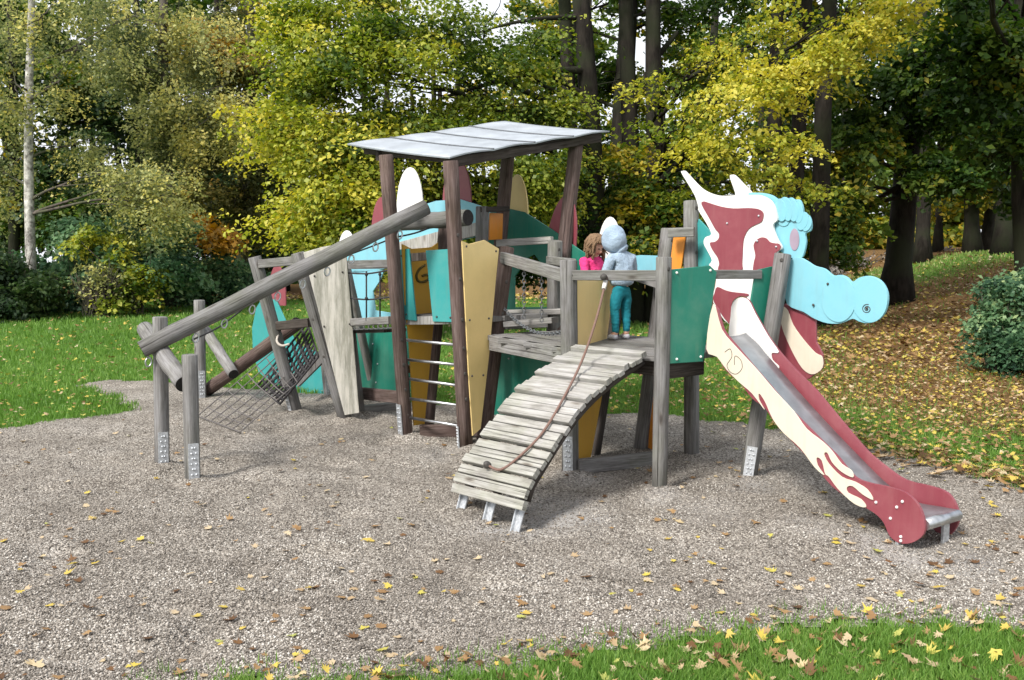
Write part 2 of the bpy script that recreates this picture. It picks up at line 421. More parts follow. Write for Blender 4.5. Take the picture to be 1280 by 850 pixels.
# eye bolts under the beam, with the cable they carry
for px in (185, 245, 281, 316, 348, 379, 410, 440, 470, 500):
    f = (px - 177) / (533 - 177.0); f = f * 7.28 / (8.22 - f * (8.22 - 7.28))
    c = B0.lerp(B1, f) - Z * 0.074
    m = MB(); m.tube([c + Z * 0.03, c - Z * 0.012], 0.007, 8)
    bd = (B1 - B0).normalized(); bd = (bd + V3((.5, .5, 0))).normalized()
    m.tube([c - Z * 0.046 + bd * (0.024 * math.cos(w)) + Z * (0.034 * math.sin(w)) for w in [2*math.pi*k/16 for k in range(16)]], 0.0065, 8, closed=True)
    m.build('eye_bolt', 'steel', PS)
rope([P(497, 296, 8.2), P(520, 291, 8.5), P(548, 281, 8.9), P(575, 276, 9.2)], 0.008, 'rope_dark', name='cable')
rope([P(440, 317, 8.05), P(462, 309, 8.4), P(485, 300, 8.75)], 0.007, 'rope_dark', name='cable')
rope([P(240, 425, 7.5), P(275, 408, 9.0), P(306, 384, 9.9)], 0.008, 'rope_dark', name='cable')

# ------------------------------------------------------------------ first frame: leaning posts, weathered shield, nets
L4, L5, L6 = G(371, 518), G(432, 526), G(449, 520)
L4t, L5t = P(318, 321, L4.y - 0.1), P(372, 316, L5.y - 0.15)
post(L4, L4t, 0.125, shoe=fl, shoe_h=0.27)
post(L5, L5t, 0.13, bolts=((.62, front), (.4, front)))
L6t = P(425, 318, L6.y - 0.1)
post(L6, L6t, 0.125)
m = MB(); m.beam(P(324, 330, L4.y - .12), P(378, 325, L5.y - .16), 0.05, 0.085); m.build('rail', 'grey_wood', PS)
m = MB(); m.beam(P(341, 408, L4.y), P(389, 403, L5.y), 0.09, 0.09); m.build('crossbar', 'dark_wood', PS)
dW = (L6 - L5).normalized(); 
WD = V3((0.9, 0.25, 0))
panel([(378, 316), (402, 309), (425, 305), (433, 318), (440, 400), (449, 516), (431, 519), (404, 420)], L5, WD, 'weathered', shift=0.07, sm=0,
      bolts=[(393, 345), (428, 340), (405, 408), (437, 405)])
# far side posts of the tail
post(G(441, 506), P(437, 395, 10.2), 0.10); post(G(420, 500), P(404, 330, 10.7), 0.10)
post(G(470, 500), P(432, 330, 10.2), 0.09)
post(G(411, 497), P(405, 440, 10.9), 0.1, shoe=fr)
farA, dA = V3((-0.264, 9.42, 0)), V3((-0.75, 0.66, 0))
panel([(328, 372), (320, 385), (315, 410), (316, 440), (323, 465), (340, 480), (375, 492), (405, 497), (420, 500), (418, 440), (395, 440), (370, 430), (345, 375)], farA, dA, 'teal')
panel([(365, 468), (402, 436), (409, 447), (372, 484)], V3((-2.0, 10.4, 0)), V3((1, -.2, 0)), 'grey_wood', th=0.08, name='deck_board')
panel([(425, 345), (425, 322), (445, 307), (470, 290), (510, 262), (545, 251), (575, 249), (600, 257), (613, 266), (613, 292), (560, 304), (500, 322), (488, 335)], farA, dA, 'blue', sm=0)
panel([(497, 303), (530, 294), (560, 286), (613, 274), (613, 290), (560, 303), (530, 311), (497, 320)], farA, dA, 'pale_wood', th=0.03, shift=0.034, name='rail')
panel([(440, 338), (480, 338), (474, 352), (466, 364), (469, 388), (494, 392), (494, 402), (440, 402)], farA, dA, 'blue', shift=0.0)
panel([(438, 412), (512, 408), (512, 498), (446, 490)], farA, dA, 'green', bolts=[(466, 430), (472, 455), (470, 478)], boltmat='galv')
m = MB(); m.beam(P(436, 331, 10.0), P(492, 330, 9.4), 0.05, 0.09); m.build('rail', 'grey_wood', PS)
m = MB(); m.beam(P(446, 491, 9.9), P(505, 497, 9.2), 0.06, 0.12); m.build('rail', 'brown_wood', PS)
m = MB(); m.beam(G(446, 515, .04), G(508, 508, .04), 0.08, 0.12); m.build('ground_sill', 'grey_wood', PS)
# hanging bridge between shield and tower: timber, chain links, rope guard
m = MB(); m.beam(P(436, 403, 9.5), P(492, 400, 8.9), 0.12, 0.075); m.build('bridge_timber', 'grey_wood', PS)
for k in range(9):
    m = MB(); c = P(440 + 6 * k, 409.5 - .3 * k, 9.45 - .065 * k)
    m.tube([c + V3((.028 * math.cos(w), 0, .022 * math.sin(w))) for w in [2*math.pi*j/10 for j in range(10)]], 0.007, 6, closed=True)
    m.build('ring', 'steel', PS)
m = MB(); m.beam(P(452, 414, 9.75), P(494, 413, 9.2), 0.25, 0.03); m.build('bridge_mat', 'dark_wood', PS)
m = MB()
for y0, y1 in ((341, 337), (372, 371)): m.tube(smooth([tuple(P(433, y0, 9.45)), tuple(P(460, (y0+y1)/2 + 3, 9.2)), tuple(P(490, y1, 8.8))], 5, False), 0.009, 6)
for x in (458, 475):
    m.tube([P(x, 339, 9.2), P(x, 401, 9.15)], 0.008, 6)
    for y in (343, 373): m.ball(P(x, y, 9.17), 0.017)
m.build('rope_guard', 'rope_dark', PS)

def net(c00, c10, c11, c01, nu, nv, r, mat='rope_dark', sag=0.1, name='rope_net'):
    c = [V3(x) for x in (c00, c10, c11, c01)]; m = MB()
    q = lambda u, v: (c[0].lerp(c[1], u)).lerp(c[3].lerp(c[2], u), v) - Z * sag * 16 * u * (1-u) * v * (1-v)
    for i in range(nu + 1): m.tube([q(i / nu, j / 10) for j in range(11)], r, 5)
    for j in range(nv + 1): m.tube([q(i / 10, j / nv) for i in range(11)], r, 5)
    for i in range(1, nu):
        for j in range(1, nv): m.ball(q(i / nu, j / nv), r * 2.1, nu=6, nv=4)
    m.build(name, mat, PS)
net(G(247, 520, .02), G(300, 540, .02), P(372, 478, 9.55), P(344, 437, 10.2), 6, 8, 0.006, mat='rope_mid', sag=0.03)
net(P(322, 482, 10.0), P(350, 505, 9.7), P(398, 446, 9.5), P(384, 404, 9.8), 8, 10, 0.012, sag=0.07)
rope([P(352, 408, 9.8), P(346, 425, 9.65), P(352, 432, 9.6), P(362, 430, 9.6)], 0.013, 'rope_pale')

# ------------------------------------------------------------------ tower under the roof
def pairpt(px, py, b): return OP(px, py, b, vdir)
def gp(px, b):                                   # ground point of photo column px on the fan plane through b
    n = V3((-vdir.y, vdir.x, 0)); r = ray(px, 545); s = b.dot(n) / V3((r.x, r.y, 0)).dot(n)
    return V3((r.x * s, r.y * s, 0))
T1, T2, T3, T4 = G(508, 547), G(582, 560), G(679, 543), G(605, 531)
R_f, R_l, R_r = P(562, 196.5, 8.0), P(434, 180, 8.9), P(762, 163, 9.2)
ex, ey = R_r - R_f, R_l - R_f; nrm = ex.cross(ey).normalized(); nrm = nrm if nrm.z > 0 else -nrm
def underroof(b, t):                              # post top cut just below the roof sheet
    d = (t - b).normalized(); return b + d * ((R_f - nrm * .03 - b).dot(nrm) / d.dot(nrm))
bo = [(f, fr) for f in (.18, .27, .36, .46, .6, .75)]
post(T1, underroof(T1, pairpt(482, 188, T1)), 0.12, 'brown_wood', shoe=fl, shoe_h=0.32, bolts=bo[:3])
post(T2, underroof(T2, pairpt(563, 197, T2)), 0.125, 'brown_wood', bolts=bo, shoe=V3((-1, -.2, 0)), shoe_h=.2)
post(T3, underroof(T3, pairpt(722, 166, T3)), 0.13, 'brown_wood')
post(T4, underroof(T4, pairpt(638, 160, T4)), 0.125, 'brown_wood')
T1b, T2b = gp(534, T1), gp(604, T2)
post(T1b, pairpt(556, 284, T1), 0.115, 'brown_wood')
post(T2b, pairpt(634, 309, T2), 0.125, 'brown_wood', bolts=((.5, fr), (.66, fr), (.82, fr)))
T3a, T4a = G(690, 536), G(600, 534)
post(T3a, P(694, 301, 8.75), 0.13, 'grey_wood', bolts=((.96, fr), (.88, fr)))
post(T4a, P(603, 258, 9.1), 0.12, 'grey_wood')
# fan panels
panel([(577.5, 301), (587, 305), (606, 300), (624, 311), (620, 350), (612, 440), (601, 536), (591, 545), (586, 470)], T2, vdir, 'yellow', shift=0.066,
      bolts=[(583, 308), (620, 314), (587, 400), (611, 398), (590, 470), (604, 469)])
panel([(503, 305), (515, 311), (540, 309), (548, 303), (547, 350), (540, 430), (531, 530), (518, 532), (512, 430), (507, 380)], T1, vdir, 'ochre', shift=0.03)
panel([(613, 266), (629, 267), (628, 299), (612, 300)], T4, vdir, 'orange', shift=0.07, name='orange_panel')
panel([(699, 290), (708, 292), (714, 372), (712, 412), (704, 430), (698, 400)], T3a + vdir * .1, V3((1, .1, 0)), 'orange', shift=-0.09, name='orange_panel')
# graffiti scrawl on the ochre panel
m = MB()
gq = [OP(x, y, T1 + V3((.78, -.62, 0)).normalized() * 0.0, vdir) for x, y in smooth([(528, 331), (521, 336), (517, 344), (519, 351), (526, 352), (533, 348), (531, 343), (524, 345)], 4, False)]
nfan = V3((vdir.y, -vdir.x, 0)); gq = [p + nfan * 0.034 for p in gq]
m.tube(gq, 0.013, 4); m.build('graffiti', plain('spray', (0.10, 0.075, 0.02), 0.9, 0.3), PS)
# front barrier of the tower (between T1 and T2), ladder rungs
FP, FD = T1 + V3((-.64, -.77, 0)) * .02, (T2 - T1).normalized()
panel([(497, 312), (511, 311), (520, 401), (500, 399)], FP, FD, 'teal', bolts=[(502, 320), (508, 393)])
panel([(532, 313), (568, 311), (570, 403), (541, 402)], FP, FD, 'teal', bolts=[(546, 396), (563, 397), (562, 318)])
panel([(509, 317), (535, 315), (536, 325), (511, 327)], FP, FD, 'dark_wood', th=0.05, shift=-.02, name='rail')
panel([(500, 396), (572, 395), (572, 405), (500, 406)], FP, FD, 'pale_wood', th=0.05, shift=-.02, name='rail')
for (xa, ya), (xb, yb) in (((503, 424.5), (571, 431)), ((505, 449), (572, 456)), ((507, 473), (574, 482)), ((510, 498), (576, 507)), ((512, 522), (578, 533))):
    a, b = OP(xa, ya, T1, FD), OP(xb, yb, T1, FD)
    m = MB(); m.tube([a, b], 0.0135, 10); m.build('rung', 'steel', PS)
m = MB(); m.beam(P(508, 461, 8.75), P(546, 459, 9.0), 0.05, 0.075); m.build('rail', 'dark_wood', PS)
m = MB(); m.beam(G(525, 540, .05), G(600, 536, .08), 0.06, 0.12); m.build('ground_sill', 'brown_wood', PS)
# decks
def deck(poly, z, th=0.045, d=(0.77, -0.64), name='deck', mat='grey_wood', pw=0.13):
    """planked floor: planks along d cut to the outline"""
    d = V3((*d, 0)).normalized(); n = V3((-d.y, d.x, 0)); m = MB()
    pts = [V3((p[0], p[1], 0)) for p in poly]; lo = min(p.dot(n) for p in pts); hi = max(p.dot(n) for p in pts)
    k = lo + pw / 2
    while k < hi:
        xs = []
        for i in range(len(pts)):
            a, b = pts[i], pts[(i + 1) % len(pts)]; da, db = a.dot(n) - k, b.dot(n) - k
            if da * db < 0: xs.append(a.lerp(b, da / (da - db)).dot(d))
        xs.sort()
        for a, b in zip(xs[::2], xs[1::2]):
            if b - a > .05: m.beam(n * k + d * a + Z * (z - th / 2), n * k + d * b + Z * (z - th / 2), pw - 0.012, th)
        k += pw
    return m.build(name, mat, PS)
A_, B_, C_ = G(713, 592), G(824, 615), G(935, 600)
D2 = V3((1.47, 7.72, 0)); E_ = G(741, 574)
deck([T1 + vdir * .05, T2 + vdir * .05, T3, T4], 1.12)
deck([T2b + udir * .05, A_, B_ + vdir * .1, V3((1.40, 6.98, 0)), C_, D2, V3((0.75, 8.6, 0)), T3], 0.965)
m = MB(); m.beam(T2b + Z * .90 + udir * .1, A_ + Z * .90 - vdir * .02, 0.05, 0.13); m.build('joist', 'grey_wood', PS)
m = MB(); m.beam(B_ + Z * .87 + vdir * .04, V3((1.38, 6.94, .87)), 0.05, 0.13); m.build('joist', 'dark_wood', PS)
m = MB(); m.beam(A_ + Z * .87 + vdir * .12, B_ + Z * .87 + vdir * .12, 0.05, 0.12); m.build('joist', 'dark_wood', PS)
m = MB(); m.beam(T2b + Z * 1.06 + vdir * .25 + udir * .03, T3 + Z * 1.06 + udir * .03, 0.05, 0.13); m.build('step_board', 'grey_wood', PS)
m = MB(); m.beam(P(634, 405, 8.5), P(694, 400, 8.3), 0.16, 0.05); m.build('step_board', 'grey_wood', PS)
m = MB(); m.beam(P(630, 391, 8.9), P(705, 389, 8.75), 0.12, 0.05); m.build('step_board', 'pale_wood', PS)
# rails, rear panels with the ragged window
m = MB(); m.beam(P(628, 322, 8.55), P(706, 345, 7.5), 0.045, 0.10); m.build('rail', 'grey_wood', PS)
m = MB(); m.beam(P(622, 304, 9.2), P(690, 300, 8.8), 0.045, 0.065); m.build('rail', 'pale_wood', PS)
m = MB(); m.beam(P(686, 325, 8.7), P(716, 329, 7.6), 0.05, 0.07); m.build('rail', 'grey_wood', PS)
m = MB(); m.beam(P(600, 262, 9.05), P(636, 261, 9.2), 0.04, 0.05); m.build('rail', 'dark_wood', PS)
farB, dB = V3((0.0, 9.62, 0)), V3((0.66, -0.75, 0))
panel([(600, 262), (632, 260), (655, 265), (690, 287), (724, 312), (738, 320), (738, 396), (600, 396)], farB, dB, 'green',
      holes=[[(643, 384), (643, 346), (652, 333), (660, 322), (668, 318), (676, 330), (688, 340), (688, 384)]])
panel([(736, 322), (765, 323), (800, 319), (832, 320), (832, 347), (790, 345), (736, 350)], farB, dB, 'blue')
panel([(602, 424), (640, 428), (698, 448), (696, 515), (655, 520), (602, 518)], T2b + vdir * .35, udir, 'green', bolts=[(636, 448)], boltmat='galv')
for px, py, ph, w, mat in ((346, 374, 43, 22, 'red'), (433, 320, 32, 22, 'white'), (477, 292, 46, 26, 'red'), (512, 262, 53, 33, 'white'),
                           (571, 256, 58, 36, 'red'), (646, 268, 50, 27, 'yellow'), (700, 312, 68, 38, 'red'), (762, 340, 69, 35, 'white')):
    # back plates of the dragon
    pl, dd = (farA, dA) if px < 620 else (farB, dB)
    pts = [(px + w/2 * math.cos(t), py - ph * math.sin(t)) for t in [math.pi * k / 16 for k in range(17)]] + [(px - w/2, py + 8), (px + w/2, py + 8)]
    pts = [(x + (8 * (py - y) / ph if px == 700 else 0), y) for x, y in pts]
    panel(pts, pl, dd, mat, shift=-0.024, name='back_plate')
chain(P(655, 336, 8.2), P(655, 398, 8.25), PS); chain(P(677, 345, 7.95), P(677, 402, 8.0), PS)
chain(P(703, 350, 7.6), P(703, 412, 7.65), PS)
chain(P(629, 384, 8.5), P(704, 414, 7.6), PS, sag=0.10)

# ------------------------------------------------------------------ roof of folded zinc sheets
R_b = R_f + ex + ey
def rp(a, b, k=0.0):
    w = a * 4 % 1
    return R_f + ex * a + ey * b + nrm * (k + 0.013 * math.sin(math.pi * w) * (1 - .4 * b) - 0.012 * 4 * b * (1 - b) + 0.004 * math.sin(5 * a + 2 * b))
roofroot = MB(); na, nb = 32, 12
top = [[roofroot._add([rp(i / na, j / nb)]) for j in range(nb + 1)] for i in range(na + 1)]
bot = [[roofroot._add([rp(i / na, j / nb, -0.012)]) for j in range(nb + 1)] for i in range(na + 1)]
for i in range(na):
    for j in range(nb):
        roofroot.face((top[i][j], top[i+1][j], top[i+1][j+1], top[i][j+1]), None, True)
        roofroot.face((bot[i][j], bot[i][j+1], bot[i+1][j+1], bot[i+1][j]), None, True)
for i in range(na):
    for j in (0, nb): roofroot.face((top[i][j], bot[i][j], bot[i+1][j], top[i+1][j]))
for j in range(nb):
    for i in (0, na): roofroot.face((top[i][j], top[i][j+1], bot[i][j+1], bot[i][j]))
roof = roofroot.build('roof', 'roof_zinc', PS)
for k in (1, 2, 3):
    m = MB(); m.tube([rp(k / 4, j / nb, 0.005) for j in range(nb + 1)], 0.008, 6); m.build('seam', 'seam_shade_chain', roof)  # darker than the sheet: shadow line of each fold put into the colour
m = MB(); m.beam(rp(0.03, .05, -.06), rp(.97, .05, -.06), 0.05, 0.085, up=nrm); m.build('roof_beam', 'dark_wood', PS)
m = MB(); m.beam(rp(0.03, .75, -.085), rp(.97, .75, -.085), 0.05, 0.085, up=nrm); m.build('roof_beam', 'dark_wood', PS)
for a in (.06, .5, .94):
    m = MB(); m.beam(rp(a, .09, -.055), rp(a, .92, -.075), 0.05, 0.05, up=nrm); m.build('rafter', 'dark_wood', PS)

# ------------------------------------------------------------------ ramp platform: posts, yellow shield, rails
post(A_, P(710.5, 325, A_.y), 0.125, shoe=V3((-.35, -.95, 0)), shoe_h=.3, bolts=((.93, fr),))
post(B_, P(830, 321, B_.y), 0.105, bolts=((.95, fr),))
post(C_, P(979, 317, C_.y + .05), 0.12, shoe=V3((-.35, -.95, 0)), shoe_h=.26, bolts=((.97, front), (.62, front)))
EP = A_ + (E_ - A_).normalized() * 0
dE = (E_ - A_).normalized()
post(E_, OP(777, 342, A_, dE), 0.11, 'dark_wood')
panel([(722, 345), (769, 345), (758, 430), (745, 500), (738, 575), (722, 580)], A_, dE, 'yellow', shift=0.02)
panel([(720, 520), (736, 505), (755, 483), (738, 575), (721, 582)], A_, dE, 'ochre', shift=0.038)
m = MB(); m.beam(P(716, 344, A_.y - .03), P(828, 344.5, B_.y + .03), 0.05, 0.075); m.build('rail', 'grey_wood', PS)
m = MB(); m.beam(G(722, 583, .06), G(822, 573, .06), 0.06, 0.11); m.build('ground_sill', 'grey_wood', PS)
D1 = G(801, 564)
post(D1, P(836, 286, D1.y + .15), 0.125, 'grey_wood', bolts=((.95, fr),))
post(D2, P(864, 251, D2.y + .15), 0.12, 'grey_wood', bolts=((.97, fr), (.8, fr)))
panel([(842, 293), (857, 293), (850, 345), (838, 430), (830, 520), (822, 566), (808, 566), (822, 450)], D1, (D2 - D1), 'orange', name='orange_panel', shift=-.02)
m = MB(); m.beam(P(836, 291, 7.75), P(868, 290, 7.65), 0.05, 0.075); m.build('rail', 'grey_wood', PS)
m = MB(); m.beam(P(790, 344, 8.15), P(826, 356, 7.9), 0.05, 0.07); m.build('rail', 'grey_wood', PS)
# slide entrance: two green boards and the bar between
BCd = (C_ - B_); 
panel([(838, 337), (887.5, 332), (896, 340), (891, 374.5), (879, 452), (834, 455)], B_ + V3((0, -.03, 0)), BCd, 'green', bolts=[(846, 341), (888, 338), (846, 449), (876, 446)], boltmat='white')
panel([(945, 338), (965, 333), (972, 338), (963, 417), (958, 422), (938.5, 379.5)], B_ + V3((0, .02, 0)), BCd, 'green', bolts=[(951, 340), (962, 415)], boltmat='white')
m = MB(); m.beam(OP(893, 343, B_ + V3((0, .03, 0)), BCd), OP(950, 343, B_ + V3((0, .03, 0)), BCd), 0.045, 0.065); m.build('rail', 'grey_wood', PS)

# ------------------------------------------------------------------ plank ramp
q0 = G(646, 660); q1 = V3((0.955, 6.75, 0)); rd = (q1 - q0).normalized(); rw = V3((-rd.y, rd.x, 0)); W = 0.615
prof = []
for x, y in smooth([(650, 639), (658, 611), (671, 587.6), (697, 546.5), (722, 511), (750, 482), (781, 458), (807.6, 441)], 6, False):
    p = OP(x, y, q0, rd); prof.append(((p - q0).dot(rd), p.z))
for i in range(1, len(prof)):
    if prof[i][0] <= prof[i-1][0]: prof[i] = (prof[i-1][0] + .002, prof[i][1])
ss = np.array([a for a, b in prof]); zz = np.array([b for a, b in prof])
arc = np.concatenate([[0], np.cumsum(np.hypot(np.diff(ss), np.diff(zz)))])
def rpt(l, k=0.0, w=0.0):
    s, z = float(np.interp(l, arc, ss)), float(np.interp(l, arc, zz))
    s2, z2 = float(np.interp(l + .02, arc, ss)), float(np.interp(l + .02, arc, zz)); s1, z1 = float(np.interp(l - .02, arc, ss)), float(np.interp(l - .02, arc, zz))
    t = (rd * (s2 - s1) + Z * (z2 - z1)).normalized(); n = rw.cross(t) if rw.cross(t).z > 0 else -rw.cross(t)
    return q0 + rd * s + Z * z + n * k + rw * w, t, n
ramp_o = MB(); NP = 22; Lr = arc[-1]
for k in range(NP):
    c, t, n = rpt((k + .5) * Lr / NP); pw = Lr / NP
    lift = (0.014, 0.006, -0.003)[k % 3]
    jit = random.uniform(-.012, .012)
    a, b = c + rw * (-.02 + jit) + n * (lift - .016), c + rw * (W + .02 + jit) + n * (lift - .016)
    ramp_o.beam(a, b, pw - 0.013, 0.030 if k % 3 else 0.040, up=n)
rampo = ramp_o.build('ramp', 'pale_wood', PS)
for w in (0.05, W * .5, W - .05):
    m = MB(); pts = [rpt(l, -.09, w)[0] for l in np.linspace(.05, Lr - .02, 14)]
    m.tube([p_ + Z * .025 for p_ in pts], 0.034, 8, sq=.8, up=rw); m.build('stringer', 'dark_wood', rampo)
    m = MB(); a = rpt(.05, -.05, w)[0]; m.beam(a + rd * .02, V3((a.x, a.y, -.06)) - rd * .05, 0.05, 0.012, up=rd); m.beam(a + rd * .02 + rw * .03, V3((a.x, a.y, -.06)) - rd * .05 + rw * .03, 0.01, 0.05, up=rd)
    m.build('steel_bracket', 'galv', rampo)
kb = MB(); c, t, n = rpt(.14 * Lr, .03, W * .62); kb.ball(c + n * .01, .022); kb.build('rope_anchor', 'bolt_dark', rampo)

# ------------------------------------------------------------------ slide (the dragon's tongue)
sd = V3((0.574, -0.819, 0)).normalized(); sw = V3((0.819, 0.574, 0)); SW = 0.39
SN = G(1131, 681); SF = SN + sw * SW
cs = crop(860, 360, 0.4)
near_red = cs([(84, 56), (110, 130), (150, 180), (200, 240), (260, 310), (310, 370), (340, 400), (380, 440), (430, 490), (470, 530), (520, 590), (570, 610), (620, 620), (680, 640), (720, 680), (738, 730), (735, 770), (700, 796), (660, 797), (630, 775), (612, 735), (590, 710), (560, 690), (520, 670), (450, 620), (400, 560), (350, 505), (300, 455), (260, 405), (240, 375), (200, 345), (165, 300), (120, 260), (90, 215), (56, 190)])
near_cream = cs([(78, 50), (105, 130), (150, 185), (215, 255), (270, 320), (330, 385), (370, 440), (420, 480), (450, 510), (480, 550), (510, 570), (515, 592), (480, 575), (450, 545), (435, 515), (425, 520), (440, 550), (480, 590), (520, 605), (560, 630), (578, 662), (545, 645), (515, 620), (497, 622), (500, 640), (540, 660), (556, 685), (520, 675), (470, 630), (440, 590), (428, 580), (418, 540), (402, 530), (405, 555), (425, 585), (395, 560), (350, 500), (300, 455), (265, 410), (240, 355), (222, 330), (222, 350), (238, 380), (200, 330), (160, 295), (120, 255), (90, 215), (57, 190)])
far_red = cs([(133, 85), (138, 50), (160, 30), (188, 38), (210, 80), (250, 150), (290, 205), (340, 260), (400, 320), (450, 380), (500, 440), (560, 510), (620, 560), (680, 600), (760, 620), (810, 640), (838, 680), (845, 730), (820, 770), (790, 772), (755, 745), (700, 712), (600, 650), (480, 555), (350, 445), (260, 335), (170, 235), (130, 165)])
far_white = cs([(133, 85), (138, 50), (160, 30), (188, 38), (210, 80), (250, 150), (283, 200), (262, 203), (264, 225), (284, 245), (275, 256), (240, 230), (185, 208), (130, 165)])
slide = panel(near_red, SN, sd, 'red', th=0.02, name='slide', sm=3, bolts=[(1121, 634), (1128, 627), (1113, 648), (1126, 671), (1126, 676), (1095, 628)], boltmat='white')
def sub(poly, p0, d, mat, **k): return panel(poly, p0, d, mat, parent=slide, **k)
sub(near_cream, SN, sd, 'cream', th=0.007, shift=0.0085, sm=3, name='flame_panel', bevel=.001)
sub(far_red, SF, sd, 'red', th=0.02, sm=3, name='side_board')
sub(far_white, SF, sd, 'white', th=0.006, sm=3, shift=0.0075, name='flame_panel', bevel=.001)
m = MB(); cp_ = smooth(cs([(70, 150), (110, 178), (150, 222), (240, 330), (330, 432), (430, 540), (520, 630), (600, 680), (680, 697), (728, 706)]), 4, False)
nl = [OP(x, y, SN, sd) for x, y in cp_]; off0, off1 = -sw * -.004, sw * (SW - .022)
nn = -sd.cross(Z)
rows = []
nl = [p - Z * .035 * min(1, i / 6) for i, p in enumerate(nl)]
for p in nl: rows.append(m._add([p + sw * .0205, p + sw * (SW * .25) - Z * .012, p + sw * (SW * .5) - Z * .016, p + sw * (SW * .75) - Z * .012, p + sw * (SW - .022)]))
for i in range(len(rows) - 1):
    for k in range(4): m.face((rows[i] + k, rows[i] + k + 1, rows[i+1] + k + 1, rows[i+1] + k), None, True)
ch = m.build('chute', 'chute_steel', slide); sol = ch.modifiers.new('s', 'SOLIDIFY'); sol.thickness = 0.003
e = nl[-1]; m = MB(); m.tube([e + sw * .021 - Z * .03 + sd * .01, e + sw * (SW - .023) - Z * .03 + sd * .01], 0.034, 18); m.build('end_roll', 'steel', slide)
m = MB(); fp = e + sw * .26 - Z * .05; m.beam(fp, V3((fp.x, fp.y, -.05)), 0.06, 0.02, up=sd); m.beam(e - sd * .15 + sw * .03 - Z * .06, V3((e.x, e.y, -.06)) - sd * .15 + sw * .03, .05, .02, up=sd); m.build('steel_leg', 'galv', slide)
m = MB(); sc_ = [OP(x, y, SN + V3((.84, -.55, 0)) * -0.0, sd) - sw * .0095 for x, y in smooth(cs([(118, 200), (135, 190), (140, 215), (125, 240), (135, 262), (155, 268), (172, 250), (168, 225), (150, 212), (148, 240)]), 4, False)]
m.tube(sc_, 0.0022, 4); m.build('scribble', 'bolt_dark', slide)

# ------------------------------------------------------------------ head of the dragon
hd = V3((0.62, -0.78, 0)).normalized(); H0 = C_ + V3((0.30, 0.06, 0))
c7, c8 = crop(820, 200, 0.3293), crop(840, 200, 0.15296)
head_white = c8([(76, 104), (84, 90), (102, 90), (140, 130), (200, 195), (250, 240), (320, 275), (400, 292), (520, 288), (650, 285), (720, 288), (790, 320), (830, 370), (850, 430), (858, 490), (832, 515), (824, 550), (845, 615), (868, 665), (890, 700), (890, 730), (855, 762)]) + \
    c7([(462, 420), (385, 445), (372, 480), (360, 545), (345, 522), (320, 518), (290, 540), (280, 625), (217, 540), (228, 455), (215, 412), (238, 390)]) + c8([(375, 790), (330, 735), (308, 678), (350, 668), (380, 640), (382, 600), (350, 560), (300, 470), (235, 385), (190, 300), (140, 210)])
head_white = c8([(76, 104), (84, 90), (102, 90), (140, 130), (200, 195), (250, 240), (320, 275), (400, 292), (520, 288), (650, 285), (720, 288), (790, 320), (830, 370), (850, 430), (858, 490), (832, 515), (824, 550), (845, 615), (868, 665), (890, 700), (890, 730), (855, 762)]) + \
    c7([(462, 420), (385, 445), (372, 480), (360, 545), (345, 522), (320, 518), (290, 540), (280, 625), (217, 540), (228, 455), (200, 405)]) + c8([(325, 820), (290, 745), (258, 680), (272, 632), (320, 605), (280, 515), (218, 415), (215, 385), (190, 300), (140, 210)])
hw = panel(head_white, H0, hd, 'white', th=0.02, name='head_panel', sm=3)
red1 = c8([(240, 362), (258, 338), (300, 350), (400, 380), (500, 395), (620, 392), (700, 400), (740, 425), (746, 460), (730, 505), (680, 530), (630, 560), (598, 610), (580, 680), (572, 850)]) + c7([(322, 418), (245, 440), (235, 412)]) + c8([(385, 850), (370, 795), (330, 735), (308, 678), (350, 668), (380, 640), (382, 600), (350, 560), (300, 470)])
red2 = c8([(665, 700), (688, 655), (730, 632), (770, 640), (800, 670), (840, 680), (872, 684), (888, 712), (868, 745), (852, 762)]) + c7([(460, 418), (375, 440)]) + c8([(665, 850), (680, 780)])
red3 = c7([(222, 505), (232, 482), (262, 494), (290, 501), (348, 508), (343, 518), (318, 517), (290, 538), (284, 580), (277, 622), (219, 538)])
for r_ in (red1, red2, red3): panel(r_, H0, hd, 'red', th=0.006, shift=0.0072, sm=3, parent=hw, name='red_patch', bevel=.001)
bolts_on(hw, [OP(x, y, H0 + V3((-.78, -.62, 0)) * .0 , hd) - V3((.78, .62, 0)) * 0.010 for x, y in c8([(457, 518), (715, 457), (703, 663), (858, 710)])], hd, 'galv', r=0.009)
panel(c8([(215, 480), (330, 600), (330, 860), (160, 880), (190, 600)]) , H0 + V3((0, .05, 0)), hd, 'teal', name='cheek_panel')
panel(c7([(280, 65), (288, 56), (300, 60), (330, 90), (366, 130), (365, 160), (305, 160), (300, 125)]), H0 + V3((.22, .26, 0)), hd, 'white', th=0.02, name='horn', sm=3)
eye_o = c7([(350, 135), (375, 124), (420, 128), (445, 137), (465, 150), (485, 140), (500, 146), (512, 142), (525, 150), (545, 152), (556, 178), (560, 200), (580, 212), (589, 240), (586, 268), (566, 280), (569, 310), (562, 350), (550, 372), (515, 372), (470, 345), (440, 300), (420, 220)])
hb = panel(eye_o, H0 + V3((.025, .032, 0)), hd, 'blue', th=0.02, name='head_panel', sm=3)
